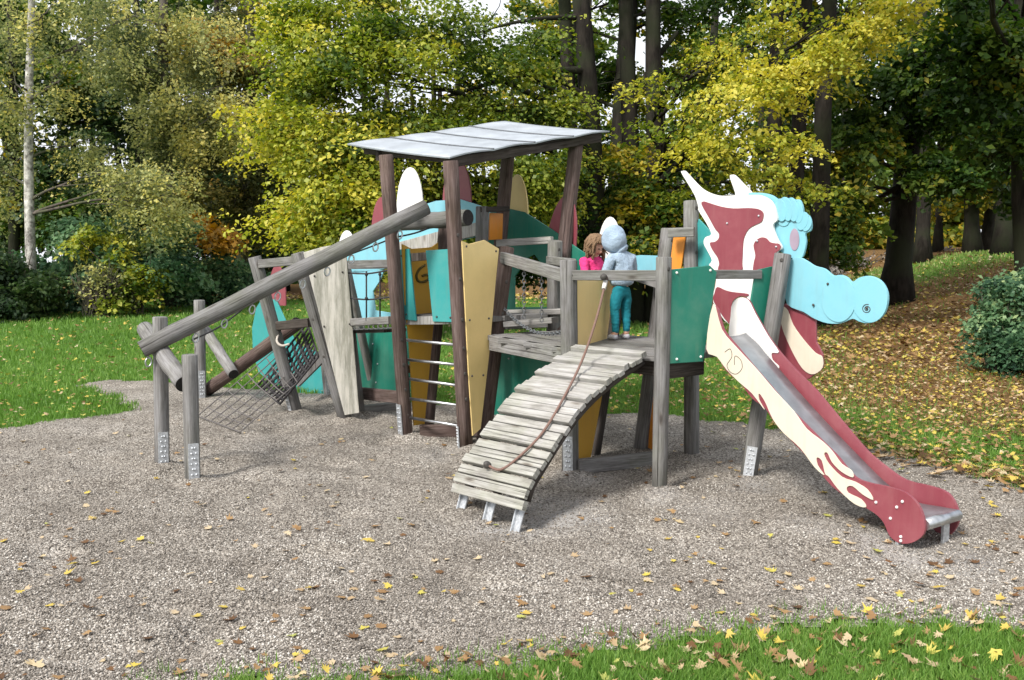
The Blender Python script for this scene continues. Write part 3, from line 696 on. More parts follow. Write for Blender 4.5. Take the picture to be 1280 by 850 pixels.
for i, (cx, cy, a, rx, ry) in enumerate(((472, 190, -8, 22, 44), (497, 188, -6, 20, 44), (520, 192, -4, 20, 42), (540, 200, 0, 18, 40), (556, 232, 18, 20, 36), (572, 244, 20, 17, 28), (480, 228, 40, 26, 22))):
    ca, sa = math.cos(math.radians(a)), math.sin(math.radians(a))
    pts = c7([(cx + rx * math.cos(t) * ca - ry * math.sin(t) * sa, cy + rx * math.cos(t) * sa + ry * math.sin(t) * ca) for t in [2*math.pi*k/24 for k in range(24)]])
    panel(pts, H0 + V3((.025, .032, 0)), hd, 'blue', th=0.006, shift=0.0068 + .0022 * (6 - i), parent=hb, name='curl', bevel=.002)
plain('eye_grey', (0.30, 0.24, 0.30), 0.5, 0.15, 8, 0.05)
panel(c7([(525 + 18 * math.cos(t), 302 + 42 * math.sin(t)) for t in [2*math.pi*k/24 for k in range(24)]]), H0 + V3((.025, .032, 0)), hd, 'eye_grey', th=0.005, shift=0.0054, parent=hb, name='eye', bevel=.001)
snout = c7([(490, 470), (500, 400), (515, 375), (545, 370), (575, 385), (602, 402), (640, 413), (672, 438), (700, 436), (725, 445), (745, 463), (770, 447), (810, 440), (850, 456), (874, 490), (880, 530), (870, 575), (845, 605), (805, 620), (770, 613), (745, 603), (700, 620), (650, 620), (600, 602), (560, 577), (497, 547)])
sn = panel(snout, H0 + V3((.03, -.012, 0)), hd, 'blue', th=0.02, name='snout_panel', sm=3)
def disc(cx, cy, rx, ry, sh, mat='blue', th=.006, a0=0):
    panel(c7([(cx + rx * math.cos(t), cy + ry * math.sin(t)) for t in [2*math.pi*k/32 for k in range(32)]]), H0 + V3((.03, -.012, 0)), hd, mat, th=th, shift=sh, parent=sn, name='snout_ring', bevel=.002)
disc(811, 530, 67, 88, .0068); disc(692, 528, 66, 88, .0075)
m = MB(); hn = V3((-.78, -.62, 0)); pts = [OP(x, y, H0 + V3((.03, -.012, 0)), hd) + hn * .0085 for x, y in c7([(803 + r * math.cos(t), 565 + r * .95 * math.sin(t)) for r, t in [(4 + k * .55, k * .42) for k in range(28)]])]
m.tube(pts, 0.0028, 5); m.build('nostril', 'edge', sn)
bolts_on(sn, [OP(x, y, H0 + V3((.03, -.012, 0)), hd) + hn * .01 for x, y in c7([(655, 470), (803, 562), (600, 550)])], hd)
jaw = c7([(488, 545), (605, 606), (608, 690), (632, 740), (633, 790), (600, 815), (578, 832), (540, 822), (460, 715), (472, 600)])
jw = panel(jaw, H0 + V3((.035, .03, 0)), hd, 'red', th=0.02, name='jaw_panel')
panel(c7([(478, 560), (500, 572), (520, 625), (560, 682), (605, 732), (630, 746), (632, 788), (600, 813), (570, 805), (540, 770), (500, 692), (475, 622)]), H0 + V3((.035, .03, 0)), hd, 'cream', th=0.006, shift=.0072, sm=3, parent=jw, name='jaw_tooth', bevel=.001)
m = MB(); m.tube([P(958, 425, 7.3), P(1002, 480, 7.0)], 0.02, 8); m.build('strut', 'green', PS)

# ------------------------------------------------------------------ climbing rope hanging down the ramp (a thing of its own)
ra = P(757.5, 346, (A_.y * .6 + B_.y * .4) - 0.05)
ranch = rpt(.14 * Lr, .03, W * .62)[0]
pts = []
for x, y, f in ((757, 352, .0), (745, 400, .22), (727, 452, .42), (702, 502, .6), (678, 541, .74), (650, 570, .86), (626, 587, .95)):
    pts.append(P(x, y, ra.y * (1 - f) + ranch.y * f))
def onramp(p):                                     # where the sight line would pass into the planks, the rope lies on them instead
    r_ = p - CO; last = p
    for k in range(300):
        q = CO + r_ * (.55 + .6 * k / 300); s_ = (q - q0).dot(rd)
        if ss[0] <= s_ <= ss[-1] and q.z < float(np.interp(s_, ss, zz)) + .026: return last
        last = q
    return p
for k in range(1, len(pts)):
    q = onramp(pts[k]); pts[k] = q if q.y < pts[k].y else pts[k]
pts = [ra] + pts + [ranch]
m = MB(); m.tube(smooth([tuple(p) for p in pts], 5, False), 0.009, 8)
ro = m.build('climbing_rope', 'rope_brown'); tag(ro, 'thin brown climbing rope hanging from the rail down over the plank ramp', 'rope')
m = MB(); m.tube([pts[1] + Z * .005, pts[1].lerp(pts[2], .2)], 0.017, 10); m.build('sleeve', 'sleeve', ro)
m = MB(); m.ball(pts[0] + V3((-.02, -.03, 0)), .026); m.ball(pts[-1], .026); m.build('knot', 'bolt_dark', ro)
# ------------------------------------------------------------------ the lie of the land
rng = np.random.default_rng(11)
def sst(a, b, x):
    t = np.clip((np.asarray(x, float) - a) / (b - a), 0, 1); return t * t * (3 - 2 * t)
def hill(x, y):
    x = np.asarray(x, float); y = np.asarray(y, float)
    return 1.45 * sst(8.0, 16.5, x) * sst(11, 24, y) + 0.25 * sst(14, 30, x) * sst(8, 14, y)
grav_px = [(-330, 560), (0, 537), (60, 527), (118, 521), (165, 514), (163, 506), (135, 492), (103, 481), (140, 476), (200, 478), (250, 484), (330, 488), (430, 496), (500, 503), (560, 507), (620, 511), (750, 517), (830, 520), (920, 530), (1000, 543), (1080, 558), (1140, 575), (1210, 592), (1280, 612), (1520, 670),
           (1560, 800), (1400, 792), (1280, 784), (1180, 776), (1100, 775), (1020, 776), (950, 781), (880, 792), (820, 803), (760, 806), (700, 815), (620, 830), (540, 841), (460, 847), (300, 850), (100, 872), (-250, 905)]
gp2 = smooth([tuple(G(x, y))[:2] for x, y in grav_px], 9)
GP = np.array(gp2); GP += np.random.default_rng(5).normal(0, .022, GP.shape) + .05 * np.sin(np.arange(len(GP)) * .9)[:, None] * np.array([.6, 1])
def inpoly(x, y, poly=None):
    poly = GP if poly is None else poly
    x = np.asarray(x, float); y = np.asarray(y, float); r = np.zeros(x.shape, bool); n = len(poly); j = n - 1
    for i in range(n):
        xi, yi = poly[i]; xj, yj = poly[j]
        c = (yi > y) != (yj > y)
        with np.errstate(divide='ignore', invalid='ignore'): r ^= c & (x < (xj - xi) * (y - yi) / (yj - yi + 1e-12) + xi)
        j = i
    return r
def edist(x, y):                                   # distance to the gravel edge
    d = np.full(x.shape, 9.0)
    for i in range(len(GP)): 
        a, b = GP[i - 1], GP[i]; ab = b - a; t = np.clip(((x - a[0]) * ab[0] + (y - a[1]) * ab[1]) / max(ab @ ab, 1e-9), 0, 1)
        d = np.minimum(d, np.hypot(x - a[0] - t * ab[0], y - a[1] - t * ab[1]))
    return d
def vnoise(x, y, s, seed=0):
    """smooth value noise, 0..1"""
    r = np.random.default_rng(seed); T = r.random((64, 64)); x = np.asarray(x) / s; y = np.asarray(y) / s
    i, j = np.floor(x).astype(int), np.floor(y).astype(int); u, v = x - i, y - j; u = u*u*(3-2*u); v = v*v*(3-2*v)
    q = lambda a, b: T[a % 64, b % 64]
    return (q(i, j)*(1-u)+q(i+1, j)*u)*(1-v) + (q(i, j+1)*(1-u)+q(i+1, j+1)*u)*v
def litter(x, y):
    """how much leaf litter hides the grass: thick under the trees on the right and along the far wood edge"""
    x = np.asarray(x, float); y = np.asarray(y, float)
    a = sst(-0.6, 4.4, x - 0.33 * (y - 8) ) * sst(7.6, 12.5, y + .25 * x) * (.78 + .42 * vnoise(x, y, .9, 21))
    a = np.maximum(a, sst(31, 33.5, y))
    a = np.maximum(a, sst(22, 27, y) * sst(0, 3, x) * .85)
    a = a * (1 - .6 * sst(25, 29, y) * sst(10, 12.5, x) * (1 - sst(33, 36, y)))
    return np.clip(a, 0, 1)

# ground sheet
m, nt, b = newmat('earth'); L = nt.links.new
geo = N(nt, 'ShaderNodeNewGeometry')
at = N(nt, 'ShaderNodeAttribute', attribute_name='tint')
n1 = N(nt, 'ShaderNodeTexNoise', Scale=0.9, Detail=8, Roughness=0.65); L(geo.outputs['Position'], n1.inputs['Vector'])
n2 = N(nt, 'ShaderNodeTexNoise', Scale=26, Detail=6, Roughness=0.7); L(geo.outputs['Position'], n2.inputs['Vector'])
gr = ramp(nt, [(0.25, (0.035, 0.075, 0.012)), (0.5, (0.075, 0.16, 0.026)), (0.8, (0.13, 0.23, 0.05))]); L(n2.outputs[0], gr.inputs[0])
g1 = ramp(nt, [(0.35, (0.75, 0.75, 0.7)), (0.7, (1.15, 1.1, 1.0))]); L(n1.outputs[0], g1.inputs[0])
cg = mixc(nt, 1.0, gr.outputs[0], g1.outputs[0], 'MULTIPLY')
lr = ramp(nt, [(0.2, (0.04, 0.024, 0.013)), (0.45, (0.12, 0.07, 0.03)), (0.62, (0.22, 0.13, 0.05)), (0.85, (0.34, 0.20, 0.07))]); L(n2.outputs[0], lr.inputs[0])
sm_ = N(nt, 'ShaderNodeMath', operation='ADD'); L(at.outputs['Fac'], sm_.inputs[0])
s2 = N(nt, 'ShaderNodeMath', operation='MULTIPLY_ADD'); s2.inputs[1].default_value = 0.9; s2.inputs[2].default_value = -0.45; L(n2.outputs[0], s2.inputs[0]); L(s2.outputs[0], sm_.inputs[1])
cr = ramp(nt, [(0.4, (0, 0, 0)), (0.62, (1, 1, 1))]); L(sm_.outputs[0], cr.inputs[0])
c = mixc(nt, cr.outputs[0], cg, lr.outputs[0]); L(c, b.inputs['Base Color']); b.inputs['Roughness'].default_value = 0.95; b.inputs['Specular IOR Level'].default_value = 0.1
bp = N(nt, 'ShaderNodeBump', Strength=0.7, Distance=0.03); L(n2.outputs[0], bp.inputs['Height']); L(bp.outputs[0], b.inputs['Normal'])
MATS['earth'] = m
xs = np.concatenate([np.arange(-60, -14, 2.0), np.arange(-14, 24, .4), np.arange(24, 62, 2.0)]); ys = np.concatenate([np.arange(-8, 2, 1.0), np.arange(2, 40, .4), np.arange(40, 92, 2.0)])
X, Y = np.meshgrid(xs, ys); nx, ny = len(xs), len(ys)
Zt = hill(X, Y) + 0.03 * (vnoise(X, Y, 1.7, 3) - .5) * sst(7, 12, np.hypot(X, Y - 4)) 
Zt = np.where(inpoly(X, Y) & (edist(X, Y) > .0), -0.12, Zt)
I = np.arange(nx * ny).reshape(ny, nx)
Fq = np.stack([I[:-1, :-1], I[:-1, 1:], I[1:, 1:], I[1:, :-1]], -1).reshape(-1, 4)
ground = raw('ground', np.stack([X, Y, Zt], -1).reshape(-1, 3), Fq, 'earth', litter(X, Y).ravel(), smooth_=True)
tag(ground, kind='structure')
def gz(x, y):
    return hill(x, y)

# gravel bed
m, nt, b = newmat('gravel'); L = nt.links.new
geo = N(nt, 'ShaderNodeNewGeometry'); at = N(nt, 'ShaderNodeAttribute', attribute_name='tint')
v = N(nt, 'ShaderNodeTexVoronoi', Scale=95); L(geo.outputs['Position'], v.inputs['Vector'])
v2 = N(nt, 'ShaderNodeTexVoronoi', Scale=170); L(geo.outputs['Position'], v2.inputs['Vector'])
sep = N(nt, 'ShaderNodeSeparateColor'); L(v.outputs['Color'], sep.inputs[0])
cr = ramp(nt, [(0.0, (0.107, 0.096, 0.081)), (0.35, (0.208, 0.185, 0.161)), (0.7, (0.321, 0.293, 0.255)), (0.93, (0.453, 0.419, 0.373)), (1.0, (0.522, 0.494, 0.448))]); L(sep.outputs[0], cr.inputs[0])
n1 = N(nt, 'ShaderNodeTexNoise', Scale=1.6, Detail=6, Roughness=0.6); L(geo.outputs['Position'], n1.inputs['Vector'])
r1 = ramp(nt, [(0.3, (0.62, 0.60, 0.58)), (0.5, (0.9, 0.89, 0.87)), (0.68, (1.05, 1.05, 1.05))]); L(n1.outputs[0], r1.inputs[0])
c = mixc(nt, 1.0, cr.outputs[0], r1.outputs[0], 'MULTIPLY')
n3 = N(nt, 'ShaderNodeTexNoise', Scale=150, Detail=3); L(geo.outputs['Position'], n3.inputs['Vector'])
pr = ramp(nt, [(0.3, (0.30, 0.29, 0.28)), (0.7, (0.50, 0.49, 0.48))]); L(n3.outputs[0], pr.inputs[0])
c = mixc(nt, at.outputs['Fac'], c, pr.outputs[0]); L(c, b.inputs['Base Color']); b.inputs['Roughness'].default_value = 0.92; b.inputs['Specular IOR Level'].default_value = 0.2
bp = N(nt, 'ShaderNodeBump', Strength=0.9, Distance=0.012); L(v.outputs['Distance'], bp.inputs['Height'])
bp.invert = True
L(bp.outputs[0], b.inputs['Normal']); MATS['gravel'] = m
stp = 0.05
xs = np.arange(GP[:, 0].min() - .1, GP[:, 0].max() + .1, stp); ys = np.arange(GP[:, 1].min() - .1, GP[:, 1].max() + .1, stp)
X, Y = np.meshgrid(xs, ys); nx, ny = len(xs), len(ys)
ins = inpoly(X, Y); ed = edist(X, Y)
def pale(x, y):
    r = np.zeros(np.shape(x))
    for px, py, rad, k in ((690, 640, .55, .75), (640, 655, .4, .6), (1140, 685, .45, .7), (1185, 700, .4, .6), (935, 612, .25, .5), (880, 640, .4, .3), (730, 598, .3, .4), (545, 565, .3, .3), (823, 622, .22, .5), (1020, 660, .3, .3)):
        g = G(px, py); r = np.maximum(r, k * (1 - sst(rad * .3, rad, np.hypot((x - g.x), (y - g.y) * .8))))
    return r * (0.55 + .45 * vnoise(x, y, .09, 5)) * (.5 + .6 * vnoise(x, y, .3, 8))
def gravz(x, y):
    e = np.asarray(edist(np.asarray(x, float), np.asarray(y, float)))
    z = 0.006 + 0.035 * (vnoise(x, y, .75, 1) - .45) * sst(0, .5, e) + (0.034 * (vnoise(x, y, .22, 2) - .5) - 0.035 * sst(.62, .9, vnoise(x, y, .28, 12))) * sst(0, .4, e)
    for px, py, rad, h in ((665, 650, .5, -.03), (1150, 690, .45, -.03), (720, 610, .5, -.02), (545, 575, .45, -.02)):
        g = G(px, py); z = z + h * (1 - sst(0, rad, np.hypot(x - g.x, y - g.y)))
    for px, py in BASES: z = z + .035 * (1 - sst(.05, .2, np.hypot(x - px, y - py)))
    return z
ZG = gravz(X, Y)
keep = ins[:-1, :-1] | ins[1:, :-1] | ins[:-1, 1:] | ins[1:, 1:]
I = np.arange(nx * ny).reshape(ny, nx)
Fq = np.stack([I[:-1, :-1], I[:-1, 1:], I[1:, 1:], I[1:, :-1]], -1)[keep]
ZG = np.where(ins, ZG, 0.0045)
vv = np.stack([X, Y, ZG], -1).reshape(-1, 3); used = np.unique(Fq); remap = np.full(nx * ny, -1); remap[used] = np.arange(len(used))
grav = raw('gravel_bed', vv[used], remap[Fq].reshape(-1, 4), 'gravel', pale(X, Y).ravel()[used], smooth_=True)
tag(grav, kind='structure')

# loose pebbles of the gravel
m, nt, b = newmat('pebble'); L = nt.links.new
at = N(nt, 'ShaderNodeAttribute', attribute_name='tint')
cr = ramp(nt, [(0.0, (0.092, 0.079, 0.066)), (0.3, (0.196, 0.174, 0.149)), (0.65, (0.306, 0.276, 0.241)), (0.9, (0.452, 0.415, 0.370)), (1.0, (0.522, 0.494, 0.448))]); L(at.outputs['Fac'], cr.inputs[0])
L(cr.outputs[0], b.inputs['Base Color']); b.inputs['Roughness'].default_value = 0.85; b.inputs['Specular IOR Level'].default_value = 0.25; MATS['pebble'] = m
def samp_ground(n, px0, px1, py0, py1, bias=1.0):
    """points on flat ground, spread evenly over the picture"""
    u = px0 + (px1 - px0) * rng.random(n); w = py0 + (py1 - py0) * rng.random(n) ** bias
    y = 425 - w; dz = -F_PX * sp_ + y * cp; dy = F_PX * cp + y * sp_; t = -CAM_H / dz
    return (u - 640) * t, dy * t
x, y = samp_ground(170000, -60, 1340, 500, 870)
k = inpoly(x, y); x, y = x[k], y[k]
octa = np.array([(1, 0, 0), (0, 1, 0), (-1, 0, 0), (0, -1, 0), (0, 0, 1), (0, 0, -1)], float); of = np.array([(0, 1, 4), (1, 2, 4), (2, 3, 4), (3, 0, 4), (1, 0, 5), (2, 1, 5), (3, 2, 5), (0, 3, 5)])
n = len(x); r = 0.0038 + 0.0056 * rng.random(n) ** 2.2
jit = 1 + .7 * (rng.random((n, 6, 1)) - .5); sc = np.stack([np.ones(n), .6 + .4 * rng.random(n), .45 + .4 * rng.random(n)], -1)
a = rng.random(n) * 6.28; ca, sa = np.cos(a)[:, None], np.sin(a)[:, None]
p = octa[None] * jit * sc[:, None] * r[:, None, None]
p = np.stack([p[..., 0] * ca - p[..., 1] * sa, p[..., 0] * sa + p[..., 1] * ca, p[..., 2] + .3 * p[..., 0]], -1)
p += np.stack([x, y, gravz(x, y) + r * .3], -1)[:, None]
ff = (of[None] + 6 * np.arange(n)[:, None, None]).reshape(-1, 3)
tt = np.clip(rng.random(n) ** 1.3 * (.5 + .55 * vnoise(x, y, .35, 9) + .45 * vnoise(x, y, 1.1, 31)), 0, 1)
peb = raw('gravel_pebbles', p.reshape(-1, 3), ff, 'pebble', np.repeat(tt, 8)); tag(peb, kind='stuff')

# ------------------------------------------------------------------ grass
leafmat('grass_blade', [(0.0, (0.052, 0.121, 0.016)), (0.45, (0.132, 0.259, 0.044)), (0.8, (0.230, 0.356, 0.081)), (0.95, (0.380, 0.380, 0.149)), (1.0, (0.483, 0.414, 0.218))], 0.35, 0.5, 0.3)
def blades(name, x, y, z, h, w, tint):
    n = len(x); a = rng.random(n) * 6.28; lean = rng.random(n) * .75 * h; la = rng.random(n) * 6.28
    b0 = np.stack([x - np.cos(a) * w, y - np.sin(a) * w, z - .01], -1); b1 = np.stack([x + np.cos(a) * w, y + np.sin(a) * w, z - .01], -1)
    mx, my = x + .35 * lean * np.cos(la), y + .35 * lean * np.sin(la)
    m0 = np.stack([mx - .7 * np.cos(a) * w, my - .7 * np.sin(a) * w, z + h * .6], -1); m1 = np.stack([mx + .7 * np.cos(a) * w, my + .7 * np.sin(a) * w, z + h * .6], -1)
    tip = np.stack([x + lean * np.cos(la), y + lean * np.sin(la), z + h], -1); tip2 = tip + np.stack([np.cos(a) * w * .12, np.sin(a) * w * .12, 0 * w], -1)
    v = np.stack([b0, b1, m1, m0, tip2, tip], 1).reshape(-1, 3)
    q = np.array([(0, 1, 2, 3), (3, 2, 4, 5)])
    f = (q[None] + 6 * np.arange(n)[:, None, None]).reshape(-1, 4)
    return tag(raw(name, v, f, 'grass_blade', np.repeat(tint, 2)), kind='stuff')
x, y = samp_ground(120000, 150, 1400, 755, 960)
e = edist(x, y); i_ = inpoly(x, y); k = ((~i_) & (rng.random(len(x)) < .35 + .65 * sst(0, .16, e))) | ((e < .13) & (rng.random(len(x)) < .22 * (1 - e / .13))); x, y, e = x[k], y[k], e[k]
blades('grass', x, y, 0 * x, (0.03 + .035 * rng.random(len(x))) * (.55 + .45 * sst(0, .15, e)), 0.0018 + .0014 * rng.random(len(x)), np.clip(.2 + .55 * rng.random(len(x)) * (.6 + .7 * vnoise(x, y, .3, 4)), 0, 1))
x, y = samp_ground(285000, -330, 1400, 372, 625, 1.0)
k = (~inpoly(x, y) | ((edist(x, y) < .06) & (rng.random(len(x)) < .3))) & (rng.random(len(x)) > litter(x, y) * .93); x, y = x[k], y[k]
d_ = np.sqrt(y / 9)
blades('grass', x, y, gz(x, y), (0.03 + .035 * rng.random(len(x))) * np.clip(d_, .8, 1.5), (0.003 + .002 * rng.random(len(x))) * np.clip(y / 9, .8, 4), np.clip(.15 + .6 * rng.random(len(x)) * (.5 + .8 * vnoise(x, y, 1.3, 4)), 0, 1))

# ------------------------------------------------------------------ fallen leaves
FALL = [(0.0, (0.07, 0.035, 0.015)), (0.2, (0.17, 0.085, 0.032)), (0.4, (0.32, 0.20, 0.09)), (0.55, (0.50, 0.40, 0.26)), (0.7, (0.46, 0.33, 0.08)), (0.85, (0.52, 0.41, 0.07)), (1.0, (0.36, 0.38, 0.10))]
leafmat('fallen', FALL, 0.15, 0.6, 0.3)
mo = []
for aa, rr in ((90, 1.0), (72, .52), (55, .80), (38, .45), (20, .88), (2, .48), (-20, .66), (-55, .32), (-90, .22)): mo.append((aa, rr))
mo = mo + [(180 - a, r) for a, r in mo[1:-1]][::-1]
MO = np.array([(r * math.cos(math.radians(a)), r * math.sin(math.radians(a)), 0) for a, r in mo])
def fallen(name, x, y, z, size, tint, curl=0.35, lift=0.5):
    n = len(x); k = len(MO); R = rng.random(n) * 6.28
    P_ = np.concatenate([np.zeros((1, 3)), MO])[None] * size[:, None, None] * (1 + .55 * (rng.random((n, k + 1, 1)) - .5)) * np.stack([.65 + .5 * rng.random(n), np.ones(n), np.ones(n)], -1)[:, None]
    rad2 = (P_[..., 0] ** 2 + P_[..., 1] ** 2) / size[:, None]
    P_[..., 2] += rad2 * (curl * (rng.random(n)[:, None] * 1.4 - .4)) + np.abs(P_[..., 0]) * (rng.random(n)[:, None] - .2) * curl
    ca, sa = np.cos(R)[:, None], np.sin(R)[:, None]
    P_ = np.stack([P_[..., 0] * ca - P_[..., 1] * sa, P_[..., 0] * sa + P_[..., 1] * ca, P_[..., 2]], -1)
    tx, ty = (rng.random(n)[:, None] - .5) * lift, (rng.random(n)[:, None] - .5) * lift
    P_[..., 2] += P_[..., 0] * tx + P_[..., 1] * ty
    P_[..., 2] -= P_[..., 2].min(1)[:, None]
    P_ += np.stack([x, y, z + .004], -1)[:, None]
    f1 = np.array([(0, 1 + i, 1 + (i + 1) % k) for i in range(k)])
    f = (f1[None] + (k + 1) * np.arange(n)[:, None, None]).reshape(-1, 3)
    return tag(raw(name, P_.reshape(-1, 3), f, 'fallen', np.repeat(tint, k)), kind='stuff')
def tints(n, w):                                     # weights for brown, tan, cream, yellow, green
    c = rng.choice(5, n, p=np.array(w) / sum(w)); return np.clip(np.array([.1, .35, .52, .78, .97])[c] + (rng.random(n) - .5) * .14, 0, 1)
x, y = samp_ground(1250, -20, 1300, 515, 850); k = inpoly(x, y) & (rng.random(len(x)) < (.42 + .5 * sst(700, 1250, 640 + x / y * 1200))); x, y = x[k], y[k]
fallen('fallen_leaves', x, y, gravz(x, y) + .004, .02 + .028 * rng.random(len(x)), tints(len(x), (1.8, 3, 3.4, 1.8, .4)))
x, y = samp_ground(640, 280, 1330, 770, 900); k = ~inpoly(x, y) | (edist(x, y) < .05); x, y = x[k], y[k]
fallen('fallen_leaves', x, y, 0.008 + .028 * rng.random(len(x)), .018 + .03 * rng.random(len(x)), tints(len(x), (1.8, 3.2, 3.6, 1.1, .4)), lift=1.3, curl=.6)
x, y = samp_ground(4200, -330, 700, 372, 545); k = ~inpoly(x, y) & (litter(x, y) < .5); x, y = x[k], y[k]
fallen('fallen_leaves', x, y, gz(x, y) + .03, (.024 + .024 * rng.random(len(x))) * np.clip(y / 14, .8, 1.8), tints(len(x), (.8, 2.4, 2.5, 2.2, .8)), lift=1.0)
x, y = samp_ground(46000, 560, 1400, 372, 630); k = ~inpoly(x, y) & (rng.random(len(x)) < .15 + litter(x, y) * .85) & (x > -1); x, y = x[k], y[k]
fallen('fallen_leaves', x, y, gz(x, y) + .012 + .03 * rng.random(len(x)), (.026 + .026 * rng.random(len(x))) * np.clip(y / 13, .8, 1.5), tints(len(x), (2.8, 4, 1.4, 2.4, .2)), lift=1.0)
# rim of blown leaves along the gravel edge on the right
i_ = rng.integers(0, len(GP), 6000); a = GP[i_]; x = a[:, 0] + rng.normal(0, .22, 6000); y = a[:, 1] + np.abs(rng.normal(0, .28, 6000))
pxx = 640 + x / y * 1200; k = (pxx > 900) & (y > 5.8) & (rng.random(6000) < sst(850, 1250, pxx)); x, y = x[k], y[k]
fallen('fallen_leaves', x, y, np.where(inpoly(x, y), gravz(x, y), .0) + .01 + .02 * rng.random(len(x)), .03 + .03 * rng.random(len(x)), tints(len(x), (2.2, 4, 2.4, 1.6, .2)), lift=.9)
x = rng.uniform(3, 26, 9000); y = rng.uniform(14, 36, 9000); k = (rng.random(9000) < .15 + litter(x, y)) & (x > y * .2); x, y = x[k], y[k]
fallen('fallen_leaves', x, y, gz(x, y) + .02, .05 + .05 * rng.random(len(x)), tints(len(x), (5, 3, 1, 1.2, .2)), lift=1.0)
x = rng.uniform(10.5, 20, 12000); y = rng.uniform(25, 34, 12000); k = rng.random(12000) < .4 * sst(25, 29, y) * sst(10.5, 12.5, x); x, y = x[k], y[k]
blades('grass', x, y, gz(x, y), .05 + .06 * rng.random(len(x)), .014 + .008 * rng.random(len(x)), np.clip(.45 + .55 * rng.random(len(x)), 0, 1))
# leaf strip on the far edge of the lawn
x = rng.uniform(-16, 6, 5000); y = rng.normal(31.5, 1.0, 5000)
fallen('fallen_leaves', x, y, gz(x, y) + .03, .06 + .05 * rng.random(5000), tints(5000, (3, 3, 1, 2.5, .1)), lift=1.0)
# ------------------------------------------------------------------ trees and shrubs
YEL = [(0.0, (0.035, 0.07, 0.012)), (0.3, (0.10, 0.155, 0.02)), (0.58, (0.24, 0.285, 0.035)), (0.8, (0.41, 0.425, 0.06)), (1.0, (0.60, 0.53, 0.08))]
GRN = [(0.0, (0.019, 0.049, 0.009)), (0.4, (0.051, 0.105, 0.016)), (0.75, (0.115, 0.169, 0.024)), (0.93, (0.257, 0.257, 0.034)), (1.0, (0.432, 0.338, 0.041))]
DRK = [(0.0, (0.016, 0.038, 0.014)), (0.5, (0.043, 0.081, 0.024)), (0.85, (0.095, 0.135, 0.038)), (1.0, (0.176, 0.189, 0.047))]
OLV = [(0.0, (0.06, 0.085, 0.035)), (0.35, (0.19, 0.22, 0.085)), (0.7, (0.42, 0.42, 0.15)), (1.0, (0.62, 0.54, 0.16))]
GLD = [(0.0, (0.10, 0.085, 0.018)), (0.5, (0.27, 0.205, 0.04)), (0.85, (0.40, 0.27, 0.045)), (1.0, (0.48, 0.24, 0.03))]
ORG = [(0.0, (0.16, 0.10, 0.02)), (0.5, (0.48, 0.26, 0.035)), (1.0, (0.62, 0.33, 0.04))]
RUS = [(0.0, (0.06, 0.07, 0.025)), (0.5, (0.15, 0.155, 0.045)), (0.8, (0.27, 0.225, 0.06)), (1.0, (0.44, 0.26, 0.05))]
BLU = [(0.0, (0.022, 0.059, 0.032)), (0.45, (0.068, 0.149, 0.070)), (0.8, (0.189, 0.311, 0.149)), (1.0, (0.378, 0.472, 0.216))]
TWG = [(0.0, (0.09, 0.08, 0.07)), (0.6, (0.18, 0.165, 0.15)), (1.0, (0.28, 0.25, 0.23))]
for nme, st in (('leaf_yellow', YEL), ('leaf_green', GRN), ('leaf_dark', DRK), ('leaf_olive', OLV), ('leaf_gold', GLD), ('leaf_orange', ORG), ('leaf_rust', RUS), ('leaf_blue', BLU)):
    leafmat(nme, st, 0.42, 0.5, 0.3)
leafmat('twig', TWG, 0.0, 0.9, 0.1)
bark('bark_dark', (0.008, 0.0065, 0.005), (0.032, 0.027, 0.022), patch=(0.024, 0.027, 0.015))
bark('bark_grey', (0.04, 0.034, 0.028), (0.13, 0.11, 0.095), patch=(0.08, 0.085, 0.05))
bark('bark_birch', (0.10, 0.09, 0.08), (0.62, 0.60, 0.55), 7, 0.9)

